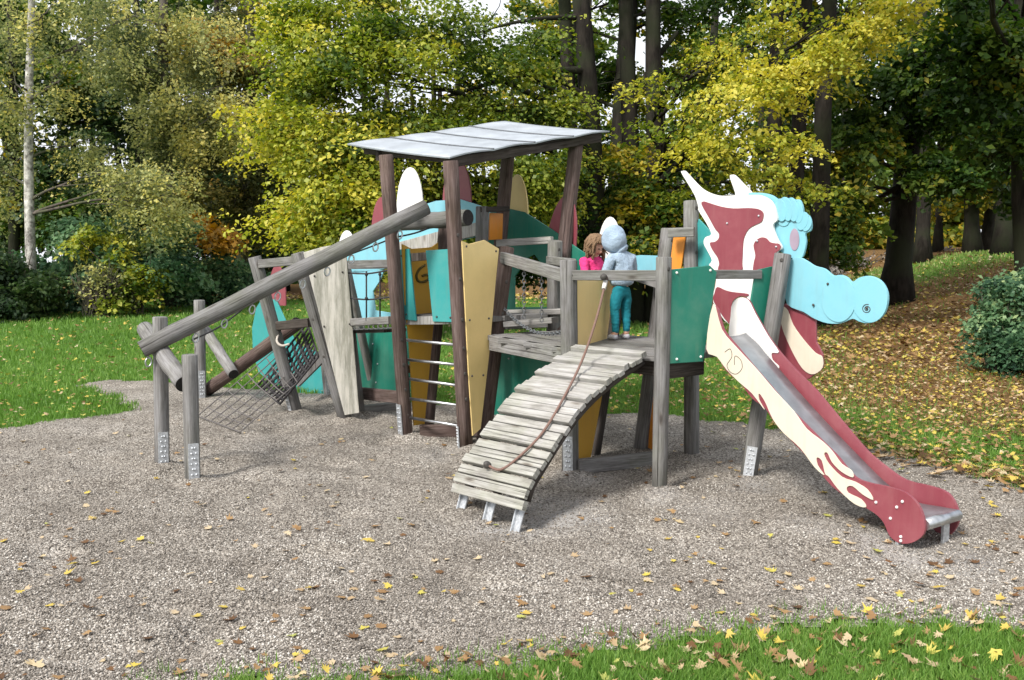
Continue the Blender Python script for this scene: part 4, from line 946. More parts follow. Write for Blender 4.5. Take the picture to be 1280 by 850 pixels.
def leaf_cloud(blobs, size, flat=0.55, droop=0.0, per=40, spread=0.34, dens=1.0, sub=5):
    """blobs: (centre, (rx,ry,rz), number of leaves, tint mean). Each mass is broken into uneven smaller ones made of
    flat sprays of leaves with gaps between; returns kite-shaped leaves"""
    Vs, Ts = [], []
    for c, rad, n, tm in blobs:
        n = int(n * dens); rad = np.array(rad, float); c = np.array(c)
        wts = rng.random(sub) + .35; wts /= wts.sum()
        for k in range(sub):
            d = rng.normal(size=3); d /= np.linalg.norm(d)
            sc = c + d * rad * (.25 + .75 * rng.random()); sr = rad * (.30 + .34 * rng.random()) * np.array([1.25, 1.25, .85])
            m_ = max(20, int(n * wts[k])); nc = max(2, m_ // per)
            d = rng.normal(size=(nc, 3)); d /= np.linalg.norm(d, axis=1)[:, None]
            cc = sc + d * sr * ((rng.random(nc) ** .5) * np.where(rng.random(nc) < .22, 1.7, 1.0))[:, None]
            ct = np.clip(tm + rng.normal(0, .16) + rng.normal(0, .17, nc), 0, 1)
            R = spread * (.55 + .9 * rng.random(nc))
            w = R ** 2 * (.3 + rng.random(nc)); w /= w.sum(); idx = rng.choice(nc, m_, p=w)
            sn_ = d * .55 + np.array([0, 0, 1.0]) + rng.normal(size=(nc, 3)) * .32; sn_ /= np.linalg.norm(sn_, axis=1)[:, None]
            e1 = np.cross(sn_, np.array([.3, .9, .1])); e1 /= np.linalg.norm(e1, axis=1)[:, None]; e2 = np.cross(sn_, e1)
            rr = R[idx] * np.sqrt(rng.random(m_)) * (.8 + .4 * rng.random(m_)); an = rng.random(m_) * 6.283
            p = cc[idx] + e1[idx] * (rr * np.cos(an))[:, None] + e2[idx] * (rr * np.sin(an))[:, None] + sn_[idx] * (rng.normal(0, .3 * flat, m_) * R[idx])[:, None]
            p[:, 2] -= .45 * rr ** 2 / R[idx]
            if droop: p[:, 2] -= np.abs(rng.normal(0, droop, m_)) + droop * .3
            nrm = sn_[idx] + rng.normal(size=(m_, 3)) * .5; nrm /= np.linalg.norm(nrm, axis=1)[:, None]
            t = rng.normal(size=(m_, 3)) * .8; t[:, 2] -= .35 + droop * 2; t -= nrm * (t * nrm).sum(1)[:, None]; t /= np.linalg.norm(t, axis=1)[:, None] + 1e-9
            b = np.cross(nrm, t); s = (size * (.5 + .9 * rng.random(m_)))[:, None]; wd_ = .30 + .2 * rng.random((m_, 1))
            q = np.stack([p - t * s * .5, p + b * s * wd_ + t * s * .05 + nrm * s * .12, p + t * s * .62, p - b * s * wd_ + t * s * .05 + nrm * s * .12], 1)
            Vs.append(q.reshape(-1, 3)); Ts.append(np.clip(ct[idx] + rng.normal(0, .12, m_), 0, 1))
    v = np.concatenate(Vs); t = np.concatenate(Ts)
    return v, np.arange(len(v)).reshape(-1, 4), t

def limb(m, p0, p1, r0, r1, n=6, wig=.12, sag=0.0):
    p0, p1 = V3(p0), V3(p1); L_ = (p1 - p0).length; pts, rs = [], []
    ph = random.random() * 6
    for i in range(n + 1):
        f = i / n; q = p0.lerp(p1, f); a = wig * L_ * .25 * math.sin(f * math.pi)
        pts.append(q + V3((a * math.sin(ph + 4 * f), a * math.cos(ph + 5 * f), sag * L_ * 4 * f * (1 - f)))); rs.append(r0 + (r1 - r0) * f)
    m.tube(pts, rs, 10 if r0 > .08 else 6, cap=False)
    return pts

def tree(name, label, cat, group, base, height, r, lean, blobs, leaf, bk, size=0.13, flat=.55, droop=0, limbs=True, twigs=0, extra=(), bbk=None, per=40, spread=.34, dens=1.0, sub=5):
    """tapered trunk with limbs into every leaf mass, and the crown of separate leaves"""
    base = V3(base); e = thing(name, base, label, cat, group)
    m = MB(); top = base + V3((lean[0], lean[1], height))
    n = 12; pts, rs = [], []; ph = random.random() * 6
    for i in range(n + 1):
        f = i / n; q = base.lerp(top, f) + V3((.12 * r * 8 * math.sin(ph + f * 5) * f, .1 * r * 6 * math.cos(ph + f * 4) * f, 0)); q.z -= .15 * (i == 0)
        pts.append(q); rs.append(r * (1 - .62 * f) * (1 + .55 * max(0, 1 - f * 14)))
    m.tube(pts, rs, 14, wob=.05); br = MB() if bbk else m
    def on(zf): 
        k = min(n - 1, max(0, int(zf * n))); return pts[k].lerp(pts[k+1], zf * n - k), rs[k]
    if limbs:
        for c, rad, cnt, tm in blobs:
            c = V3(c); zf = min(.95, max(.22, ((c.z - base.z) - .35 * (V3((c.x, c.y, 0)) - V3((base.x, base.y, 0))).length) / height))
            o, rr = on(zf); p = limb(br, o, c, min(rr * .34, .022 + .012 * (c - o).length), .012, 8, .3, .04)
            for j in range(5):
                s = p[random.randint(3, 8)]; q = c + V3((random.uniform(-1, 1) * rad[0], random.uniform(-1, 1) * rad[1], random.uniform(-.8, .9) * rad[2])) * .9
                limb(br, s, q, .018, .006, 5, .3)
    for a, b_, r0, r1 in extra:
        a = V3(a); q = min(pts, key=lambda p: (p - a).length)
        if (q - a).length < 1.6 and r0 > .06: a = q
        limb(m, a, b_, r0, r1, 9, .18, .03)
    m.build('trunk', bk, e)
    if bbk and br.v: br.build('branches', bbk, e)
    v, f, t = leaf_cloud(blobs, size, flat, droop, per, spread, dens, sub)
    raw('crown', v, f, leaf, t, e)
    return e
def W_(px, py, D): return tuple(P(px, py, D))
def GB(px, D):                                     # foot of a trunk: photo column px at distance D
    q = P(px, 400, D); return (q.x, D, float(gz(q.x, D)) - .05)
def B(px, py, D, rx, rz, n, t=.5, ry=None): return (W_(px, py, D), (rx, ry or rx, rz), n, t)
TG = 'trees around the playground'

# --- left: birch, weeping golden trees, dark wood edge
tree('birch_tree', 'birch with slender white trunk and thin drooping olive foliage, left of the lawn', 'tree', TG, GB(40, 24), 11.5, .135, (.3, .3, 0),
     [B(52, 20, 23.4, .6, .7, 1000, .55), B(75, 100, 23.4, .5, .5, 800, .6), B(10, 100, 23.5, .5, .6, 900, .55), B(10, 40, 25, 1.3, 1.3, 2600, .4), B(115, 50, 24, 1.3, 1.2, 2400, .35), B(0, 130, 25, .9, 1.0, 1900, .5), B(95, 180, 24.6, .9, .7, 1500, .35), B(135, 210, 23.6, 1.3, .8, 3200, .4), B(190, 225, 23.2, 1.1, .75, 3000, .62), B(0, 215, 24.6, .7, .9, 1500, .4), B(205, 250, 23.0, .6, .6, 1600, .7), B(70, -40, 24, 2, 1.6, 3000, .4)],
     'leaf_olive', 'bark_birch', .075, droop=.36, flat=.5, spread=.30, dens=.95, sub=6, bbk='bark_grey')
tree('weeping_tree', 'golden weeping tree with hanging curtains of pale yellow leaves behind the birch', 'tree', TG, GB(215, 27), 12, .2, (.2, 0, 0),
     [B(215, 30, 27, 1.4, 1.4, 5000, .5), B(160, 55, 26.8, 1.2, 1.0, 3000, .3), B(235, 120, 26.5, 1.5, .7, 5500, .55), B(270, 140, 26.4, 1.0, .9, 3600, .75), B(185, 90, 27, 1.1, .9, 2600, .35), B(195, 150, 26.6, .8, .7, 2000, .45), B(130, 10, 27, 1.5, 1.2, 3000, .4)],
     'leaf_olive', 'bark_grey', .088, droop=.42, flat=.5, dens=.95, spread=.28, sub=6)
tree('oak_tree', 'rusty olive oak with a thin brown trunk, between the weeping tree and the yellow maple', 'tree', TG, GB(303, 31), 12.5, .2, (.6, 0, 0),
     [B(290, 90, 31, 1.9, 1.3, 5000, .55), B(330, 140, 31, 1.6, 1.5, 5000, .45), B(255, 60, 31, 1.3, 1.1, 3000, .7), B(310, 40, 31.2, 1.4, .9, 1700, .5), B(335, 210, 30.8, 1.4, 1.3, 4200, .4), B(290, 240, 30.6, 1.2, .9, 3400, .45), B(340, 270, 30.5, 1.2, .8, 3000, .5), B(260, 190, 31, 1.2, 1.0, 2500, .4)],
     'leaf_rust', 'bark_grey', .105, spread=.4, dens=1.4)
tree('orange_sapling', 'small tree with bright orange leaves above the dark holly bush', 'tree', TG, GB(238, 27), 2.6, .07, (0, 0, 0),
     [B(225, 290, 27, .75, .3, 900, .6), B(262, 285, 27, .75, .32, 1000, .5), B(278, 303, 26.9, .4, .25, 450, .6), B(212, 302, 26.9, .35, .22, 350, .5)], 'leaf_orange', 'bark_dark', .12, flat=.35)
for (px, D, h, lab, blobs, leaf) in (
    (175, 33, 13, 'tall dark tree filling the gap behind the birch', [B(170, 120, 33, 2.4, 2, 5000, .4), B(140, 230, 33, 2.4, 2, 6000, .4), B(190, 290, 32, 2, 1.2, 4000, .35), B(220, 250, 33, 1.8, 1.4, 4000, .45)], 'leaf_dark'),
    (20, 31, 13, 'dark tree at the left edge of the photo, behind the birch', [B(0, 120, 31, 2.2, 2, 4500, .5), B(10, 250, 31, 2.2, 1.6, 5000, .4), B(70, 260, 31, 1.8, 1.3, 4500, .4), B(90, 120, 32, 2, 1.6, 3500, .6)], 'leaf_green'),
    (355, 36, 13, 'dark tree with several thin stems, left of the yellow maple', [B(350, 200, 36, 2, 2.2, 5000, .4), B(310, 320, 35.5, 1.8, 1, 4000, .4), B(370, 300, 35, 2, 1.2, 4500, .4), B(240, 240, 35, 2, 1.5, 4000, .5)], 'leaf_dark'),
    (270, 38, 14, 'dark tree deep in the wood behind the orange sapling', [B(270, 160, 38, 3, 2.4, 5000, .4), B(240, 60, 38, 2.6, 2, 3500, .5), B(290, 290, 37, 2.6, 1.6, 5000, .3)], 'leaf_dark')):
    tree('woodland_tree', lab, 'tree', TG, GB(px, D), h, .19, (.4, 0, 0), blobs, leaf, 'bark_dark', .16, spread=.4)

def shrub(name, label, px, D, blobs, leaf, size=.09, stems=9, twig=None, group='shrubs along the wood edge', **k):
    base = V3(GB(px, D)); e = thing(name, base, label, 'shrub', group); m = MB()
    for c, rad, cnt, tm in blobs:
        for j in range(stems): limb(m, base + V3((random.uniform(-.25, .25), random.uniform(-.2, .2), 0)), V3(c) + V3((random.uniform(-.8, .8) * rad[0], random.uniform(-.6, .6) * rad[1], random.uniform(-.4, .85) * rad[2])), .022, .007, 6, .3)
    m.build('stems', twig or 'bark_grey', e)
    v, f, t = leaf_cloud(blobs, size, **k); raw('foliage', v, f, leaf, t, e); return e
shrub('evergreen_bush', 'dark evergreen bush at the left edge below the birch', 15, 23, [B(10, 335, 23, 1.0, .9, 5000, .35), B(45, 360, 22.6, .7, .6, 3200, .45), B(-15, 375, 22, .8, .5, 3000, .3)], 'leaf_dark', .10)
shrub('rhododendron_bush', 'dark blue green bush right of the white birch trunk', 80, 25, [B(75, 340, 25, 1.0, .8, 4200, .5), B(60, 375, 24.4, .8, .35, 2400, .3), B(105, 300, 25, .9, .5, 2600, .6)], 'leaf_blue', .11)
shrub('laurel_bush', 'large leafy bush with pale bluish green tips beside the weeping tree', 165, 25.5, [B(160, 300, 25.5, 1.2, .9, 5200, .75), B(185, 335, 25, 1.0, .7, 4000, .6), B(125, 290, 25, .8, .6, 2600, .7), B(200, 300, 25.4, .7, .5, 2000, .8)], 'leaf_blue', .12)
shrub('lime_bush', 'yellow green bush at the lawn edge, right of the bare twiggy shrub', 172, 23.8, [B(172, 335, 23.8, .65, .6, 2600, .62), B(165, 365, 23.6, .6, .35, 1600, .55), B(125, 300, 24.2, .8, .4, 1500, .5)], 'leaf_yellow', .10)
shrub('twiggy_shrub', 'bare grey twiggy shrub standing on the lawn edge', 122, 23.2, [B(122, 345, 23.2, .55, .55, 500, .5), B(105, 355, 23.2, .4, .45, 200, .4), B(142, 352, 23.2, .4, .5, 200, .4)], 'leaf_olive', .07, stems=46)
shrub('holly_bush', 'rounded dark holly bush below the orange sapling', 268, 27.5, [B(268, 340, 27.5, 1.0, .6, 5000, .6), B(240, 360, 27.2, .7, .3, 2600, .5), B(300, 355, 27.6, .7, .4, 2600, .5)], 'leaf_blue', .10)
shrub('evergreen_bush', 'dark bush on the bank at the right edge of the photo', 1262, 13.2, [B(1282, 372, 13.3, .55, .26, 3000, .55), B(1268, 400, 13.1, .42, .28, 2600, .5), B(1305, 425, 12.8, .5, .5, 3400, .35), B(1245, 358, 13.6, .34, .10, 700, .65), B(1248, 415, 13.0, .22, .2, 700, .5), B(1280, 440, 12.7, .42, .18, 1600, .3), B(1310, 350, 13.4, .5, .25, 1500, .55)], 'leaf_blue', .065, spread=.24, sub=8, stems=16)

# --- centre: yellow maples hanging over the structure
limbs_m = [(W_(738, 60, 20), W_(560, 120, 18.6), .085, .03), (W_(560, 120, 18.6), W_(470, 165, 17.6), .03, .008), (W_(735, 20, 20), W_(600, 40, 19), .07, .02), (W_(740, 120, 20), W_(620, 230, 19), .065, .012), (W_(600, 40, 19), W_(470, 60, 18), .02, .006)]
tree('maple_tree', 'broad yellow green maple whose branches hang down behind the zinc roof', 'tree', TG, GB(745, 20.5), 13, .27, (-.6, .2, 0),
     [B(400, 70, 18, 1.3, .8, 3600, .5), B(390, 160, 17.6, 1.0, .9, 3800, .75), B(420, 240, 17.2, 1.1, .8, 5000, .8), B(390, 290, 17.2, .55, .35, 1800, .82), B(470, 190, 17.4, 1.0, .9, 3800, .7), B(450, 300, 17.3, .7, .4, 2200, .75), B(480, 90, 18, 1.2, .9, 3600, .45), B(460, 20, 18.5, 1.2, .7, 2600, .5), B(560, 30, 19, 1.3, .7, 2000, .33), B(560, 150, 18.2, 1.2, .6, 2800, .38), B(640, 80, 19, 1.3, .8, 2600, .33), B(660, 150, 19.3, 1.0, .7, 2200, .32), B(470, 290, 17.4, .9, .6, 2600, .6), B(540, 250, 18.5, 1.1, .9, 4200, .62), B(620, 240, 19, 1.2, .9, 4200, .55), B(690, 230, 19.4, .9, .9, 3000, .45), B(360, 30, 18.5, .7, .6, 1600, .55)],
     'leaf_yellow', 'bark_dark', .076, flat=.4, limbs=True, extra=limbs_m, dens=2.1, sub=9, spread=.38)
tree('maple_tree', 'maple with bright yellow boughs above the dragon head', 'tree', TG, GB(820, 21.5), 13, .24, (-.1, 0, 0),
     [B(890, 125, 18, 1.3, .4, 2400, .78), B(930, 180, 17.6, 1.2, .4, 2300, .85), B(860, 165, 18, .8, .35, 1300, .72), B(960, 90, 18, .9, .45, 1900, .85), B(1030, 70, 17.6, .9, .35, 2000, .9), B(1085, 40, 17.2, .8, .3, 1700, .92), B(1110, 10, 17, .7, .2, 1000, .9), B(960, 230, 17.8, 1.0, .3, 1700, .68), B(830, 110, 19, .7, .4, 800, .75), B(900, 250, 18.2, 1.0, .4, 1900, .5), B(900, 70, 19, .6, .4, 800, .8), B(985, 25, 18.4, .9, .35, 1300, .75)],
     'leaf_yellow', 'bark_dark', .078, flat=.3, dens=.80, spread=.40, sub=10)
tree('maple_tree', 'leafy green maple directly behind the two children', 'tree', TG, GB(768, 23), 14, .30, (.2, 0, 0),
     [B(770, 240, 21, 1.3, .8, 4200, .62), B(830, 240, 20.8, 1.2, .8, 4200, .6), B(730, 290, 20.6, 1.1, .8, 3800, .6), B(800, 300, 20.4, 1.3, .6, 4200, .66), B(860, 300, 20.6, .9, .6, 2800, .6), B(700, 180, 23.8, 1, .8, 2200, .5), B(780, 180, 23.8, 1.2, .5, 1800, .6), B(690, 30, 24, 1.2, .6, 1700, .5), B(850, 20, 24, 1.3, .5, 1400, .55), B(760, 120, 24.5, 1.6, .9, 2400, .6), B(690, 110, 24.5, 1.3, .8, 2200, .6), B(880, 190, 24, 1.2, .8, 2600, .65), B(840, 90, 25, 1.4, .7, 1600, .65), B(980, 190, 24.5, 1.3, 1.0, 2600, .65), B(1000, 280, 22.5, 1.2, .8, 3000, .6), B(940, 290, 22, 1.1, .7, 2600, .6), B(660, 300, 20.6, 1, .8, 3400, .55), B(590, 310, 21, 1.3, .7, 3400, .5), B(500, 330, 22, 1.5, .7, 3400, .5)],
     'leaf_green', 'bark_dark', .10, flat=.45, dens=1.4)
for px, D, h, r, lab in ((715, 22.5, 14, .21, 'leftmost dark trunk of the row rising behind the roof'), (792, 21.6, 14, .23, 'dark forked trunk right of the maple behind the children'), (963, 20.8, 14, .19, 'leftmost of three dark trunks behind the dragon head'), (988, 21.8, 14, .20, 'middle of three dark trunks behind the dragon head'), (1022, 20.6, 14, .22, 'thickest of three dark trunks behind the dragon head'), (880, 34, 14, .22, 'slim dark trunk seen through the yellow boughs')):
    c0 = B(px, -60, D, 2.4, 1.0, 900, .5); 
    tree('woodland_tree', lab, 'tree', TG, GB(px, D), h, r, (-.3 if px < 800 else .1, 0, 0), [c0, B(px + 40, 10, D + 1.6, 1.5, .9, 900, .55), B(px - 30, 90, D + 2, 1.3, .9, 900, .5)], 'leaf_green', 'bark_dark', .13, flat=.45,
         extra=[(W_(px + 4, 110, D), W_(px + 55, 40, D + .3), .11, .05)] if px in (792, 990) else ())
# --- right: the big dark tree and the grove on the bank
tree('lime_tree', 'big dark tree with the thick trunk standing on the leaf covered bank', 'tree', TG, GB(1117, 25.2), 13, .36, (.9, 0, 0),
     [B(1045, 240, 23, .9, .9, 3800, .62), B(1175, 215, 23, 1.0, .6, 3200, .5), B(1100, 150, 24, 1.8, 1.1, 4600, .4), B(1180, 130, 24, 1.8, 1.2, 4600, .35), B(1045, 300, 23.2, .6, .4, 1600, .6), B(1210, 210, 23.4, 1.2, .6, 2800, .35), B(1240, 90, 23, 1.6, 1.2, 3800, .3), B(1160, 60, 24, 1.8, 1.0, 3600, .45), B(1070, 185, 23, .8, .6, 2400, .55), B(1250, 180, 23, 1.2, .9, 2800, .3), B(1060, 110, 24.4, 1.2, .7, 2000, .45), B(1230, 10, 23, 1.8, .9, 2800, .35), B(1265, 245, 24, .5, .4, 700, .4)],
     'leaf_green', 'bark_dark', .13, flat=.45, extra=[(W_(1122, 200, 25), W_(1050, 300, 24), .08, .03), (W_(1130, 120, 25), W_(1240, 160, 24), .12, .04), (W_(1128, 150, 25), W_(1010, 180, 24.5), .1, .03)])
tree('lime_tree', 'leaning dark tree at the right edge of the photo, its trunk cut by the frame, crown extended out of view to shade the bank', 'tree', TG, GB(1290, 19), 10, .26, (-.9, 0, 0),
     [B(1270, 60, 18, 1.3, .9, 3600, .3), B(1210, 40, 18, 1.2, .7, 2800, .35), B(1290, 150, 18, 1, .8, 2400, .3), B(1230, 110, 18, .9, .5, 1700, .35), ((6.5, 11.5, 7.0), (2.2, 2.2, .9), 5200, .35), ((8.5, 15.0, 7.6), (2.4, 2.2, 1.0), 5600, .35), ((5.2, 15.2, 8.2), (2.0, 2.2, .9), 4600, .4), ((9.6, 11.0, 7.6), (2.0, 2.0, .9), 4600, .35)], 'leaf_green', 'bark_dark', .12, flat=.45, extra=[(W_(1275, 180, 19), W_(1190, 90, 18.6), .09, .03), (W_(1280, 220, 19), W_(1200, 200, 18.6), .08, .02)])  # last four leaf masses added out of view, to shade the bank
for px, D, h, r, ln, lab in ((1150, 33, 11, .25, -.3, 'short dark trunk just right of the thick trunk on the bank'), (1168, 37, 12, .16, 0, 'thin dark trunk between the two stout ones on the bank'), (1212, 34, 12, .26, -.9, 'dark trunk leaning left on the crest of the bank'), (1228, 34.5, 12, .2, .9, 'slim trunk leaning right on the crest of the bank'), (1250, 31, 12, .30, .3, 'stout dark trunk near the right edge on the bank crest'), (1274, 35, 12, .2, .2, 'rightmost thin trunk on the bank crest')):
    tree('woodland_tree', lab, 'tree', TG, GB(px, D), h, r, (ln, 0, 0), [B(px, 40, D, 2, 1.6, 1600, .5), B(px + 20, 240, D + 2, 1.3, .7, 1500, .8), B(px - 20, 150, D + 1, 1.6, 1.2, 1600, .5)], 'leaf_green', 'bark_dark', .15, flat=.45)
# grey thicket behind the bank
shrub('thicket', 'low grey leafless thicket behind the trunks on the right', 1080, 36, [B(1040, 335, 36, 1.6, .7, 1500, .5), B(1100, 332, 37, 1.8, .7, 1500, .5), B(1175, 330, 38, 1.6, .6, 1300, .5), B(1240, 325, 38, 1.6, .6, 1200, .5)], 'twig', .09, stems=60, twig='bark_grey')

# --- far wood closing the view, one mass
v, f, t = leaf_cloud([B(px, py, D, rx, rz, n, tm) for px, py, D, rx, rz, n, tm in (
    (-60, 60, 44, 5, 4, 5000, .3), (-190, 180, 42, 4.5, 4.5, 4500, .4), (-320, 150, 42, 5, 5, 4500, .35), (-450, 170, 40, 5, 5, 4000, .4), (-180, 300, 40, 4, 2, 3000, .3), (-330, 300, 40, 5, 2, 3500, .3), (1500, 180, 44, 5, 5, 4000, .45), (1640, 170, 42, 5, 5, 4000, .4), (1480, 290, 44, 5, 2, 3000, .5), (1640, 290, 42, 5, 2, 3000, .5), (60, 60, 46, 5, 5, 6500, .35), (180, 40, 46, 5, 4.5, 6500, .4), (280, 180, 46, 4, 3, 5000, .3), (60, 260, 44, 4.5, 3, 6000, .25), (200, 280, 44, 4.5, 2.6, 6000, .25), (330, 290, 46, 4, 2.6, 5000, .3),
    (430, 290, 50, 5, 2.8, 5000, .6), (560, 270, 52, 5.5, 3, 5000, .6), (700, 260, 52, 5, 3, 5000, .65), (840, 260, 52, 5, 3, 5000, .7), (950, 250, 50, 4.5, 3.2, 5000, .65), (930, 150, 54, 4, 3.2, 4200, .7), (880, 60, 56, 4, 2.4, 2400, .7), (800, 170, 56, 4, 2.4, 2200, .7), (720, 60, 58, 4, 2.6, 2200, .65), (620, 150, 58, 4, 2.2, 2000, .65), (1010, 40, 54, 4, 2.6, 3600, .6),
    (1050, 220, 52, 4.5, 4, 5000, .6), (1160, 200, 52, 5, 4, 5200, .55), (1270, 180, 52, 5, 4.5, 5200, .5), (1380, 160, 48, 5, 5, 4000, .4), (1100, 60, 54, 5, 3, 5200, .5), (1240, 40, 54, 5, 3.5, 5600, .45), (1180, 280, 50, 5, 1.8, 5500, .85), (1040, 290, 50, 4, 1.8, 4500, .85), (1270, 260, 50, 4, 2, 4500, .8), (760, 345, 50, 8, 1.0, 4000, .5), (500, 345, 48, 7, 1.0, 3600, .4))], .30, spread=.8)
fw = raw('far_wood', v, f, 'leaf_green', t); tag(fw, kind='stuff')
m = MB()
for i in range(60):
    x_ = random.uniform(-30, 34); y_ = random.uniform(43, 56); r_ = random.uniform(.12, .3)
    limb(m, (x_, y_, float(gz(x_, y_)) - .1), (x_ + random.uniform(-.8, .8), y_, random.uniform(9, 14)), r_, r_ * .4, 6, .1)
tag(m.build('far_trunks', 'bark_dark'), kind='stuff')

# ------------------------------------------------------------------ a car parked beyond the lawn, glimpsed through the window in the panel
plain('car_paint', (0.75, 0.76, 0.78), 0.25, 0.03, 4, 0, spec=.6); plain('car_glass', (0.02, 0.025, 0.03), 0.1, 0.1, 4, 0, spec=.6); plain('tyre', (0.02, 0.02, 0.02), 0.9)
cx, cy = P(668, 360, 41).x, 41.0
car = thing('parked_car', V3((cx, cy, float(gz(cx, cy)))), 'white car parked beyond the lawn, glimpsed through the cut-out in the green panel', 'car')
cz = float(gz(cx, cy))
def carpoly(pts, y0, y1, name, mat, par, bev=.04):
    m = MB(); m.prism([V3((cx + a, cy + y0, cz + b_)) for a, b_ in pts], V3((0, y1 - y0, 0))); return m.build(name, mat, par, bevel=bev)
body = carpoly([(-2.1, .3), (-2.15, .65), (-1.95, .85), (-1.2, .92), (-.5, 1.42), (.9, 1.45), (1.6, .98), (2.05, .9), (2.1, .35)], -.85, .85, 'body', 'car_paint', car)
carpoly([(-1.02, .95), (-.45, 1.36), (.2, 1.38), (.2, .95)], -.86, -.853, 'window', 'car_glass', car, 0); carpoly([(.27, .95), (.27, 1.38), (.85, 1.38), (1.38, .97)], -.86, -.853, 'window', 'car_glass', car, 0)
for wx in (-1.3, 1.35):
    m = MB(); m.tube([(cx + wx, cy - .88, cz + .31), (cx + wx, cy - .66, cz + .31)], .31, 20); w_ = m.build('wheel', 'tyre', car)
    m = MB(); m.tube([(cx + wx, cy - .89, cz + .31), (cx + wx, cy - .87, cz + .31)], .19, 14); m.build('rim', 'galv', w_)
# ------------------------------------------------------------------ the two children on the ramp platform
plain('skin', (0.62, 0.36, 0.26), 0.55, 0.06, 12, 0.05)
plain('hair', (0.20, 0.125, 0.07), 0.6, 0.45, 120, 0.8, 0.01)
plain('pink_cloth', (0.66, 0.045, 0.20), 0.9, 0.18, 14, 0.9, 0.03)
plain('hood_cloth', (0.30, 0.385, 0.48), 0.95, 0.16, 13, 0.9, 0.03)
plain('teal_cloth', (0.008, 0.16, 0.20), 0.85, 0.2, 25, 0.5, 0.01)
plain('dark_cloth', (0.03, 0.035, 0.06), 0.85, 0.2, 25, 0.4, 0.01)
plain('shoe', (0.45, 0.46, 0.50), 0.7, 0.3, 40, 0.2)
plain('eye_dark', (0.02, 0.015, 0.012), 0.3, 0.1); plain('lip', (0.45, 0.16, 0.14), 0.6, 0.1)

def skin(name, verts, edges, mat, parent, sub=2, root=0):
    if mat.endswith('cloth'): sub = 3
    """grow one continuous surface around a skeleton; verts: (point, radius) or (point, rx, ry)"""
    me = bpy.data.meshes.new(name); me.from_pydata([tuple(v[0]) for v in verts], edges, [])
    o = bpy.data.objects.new(name, me); COL.objects.link(o)
    sk_ = o.modifiers.new('skin', 'SKIN'); sk_.use_smooth_shade = True; sk_.branch_smoothing = 0.6
    for i, v in enumerate(verts):
        d = me.skin_vertices[0].data[i]; d.radius = (v[1], v[2] if len(v) > 2 else v[1]); d.use_root = (i == root)
    ss_ = o.modifiers.new('sub', 'SUBSURF'); ss_.levels = ss_.render_levels = sub
    dg = bpy.context.evaluated_depsgraph_get(); em = bpy.data.meshes.new_from_object(o.evaluated_get(dg))
    em.polygons.foreach_set('use_smooth', [True] * len(em.polygons))
    if mat.endswith('cloth'):                              # folds of the cloth
        from mathutils import noise
        for v in em.vertices:
            q = v.co * 22; a = noise.noise(q) * .004 + abs(noise.noise(Vector((v.co.x * 16, v.co.y * 16, v.co.z * 42)))) * .007
            v.co += v.normal * (a - .002)
        em.update()
    o.modifiers.clear(); o.data = em; em.materials.clear(); em.materials.append(MATS[mat])
    if parent: attach(o, parent)
    return o

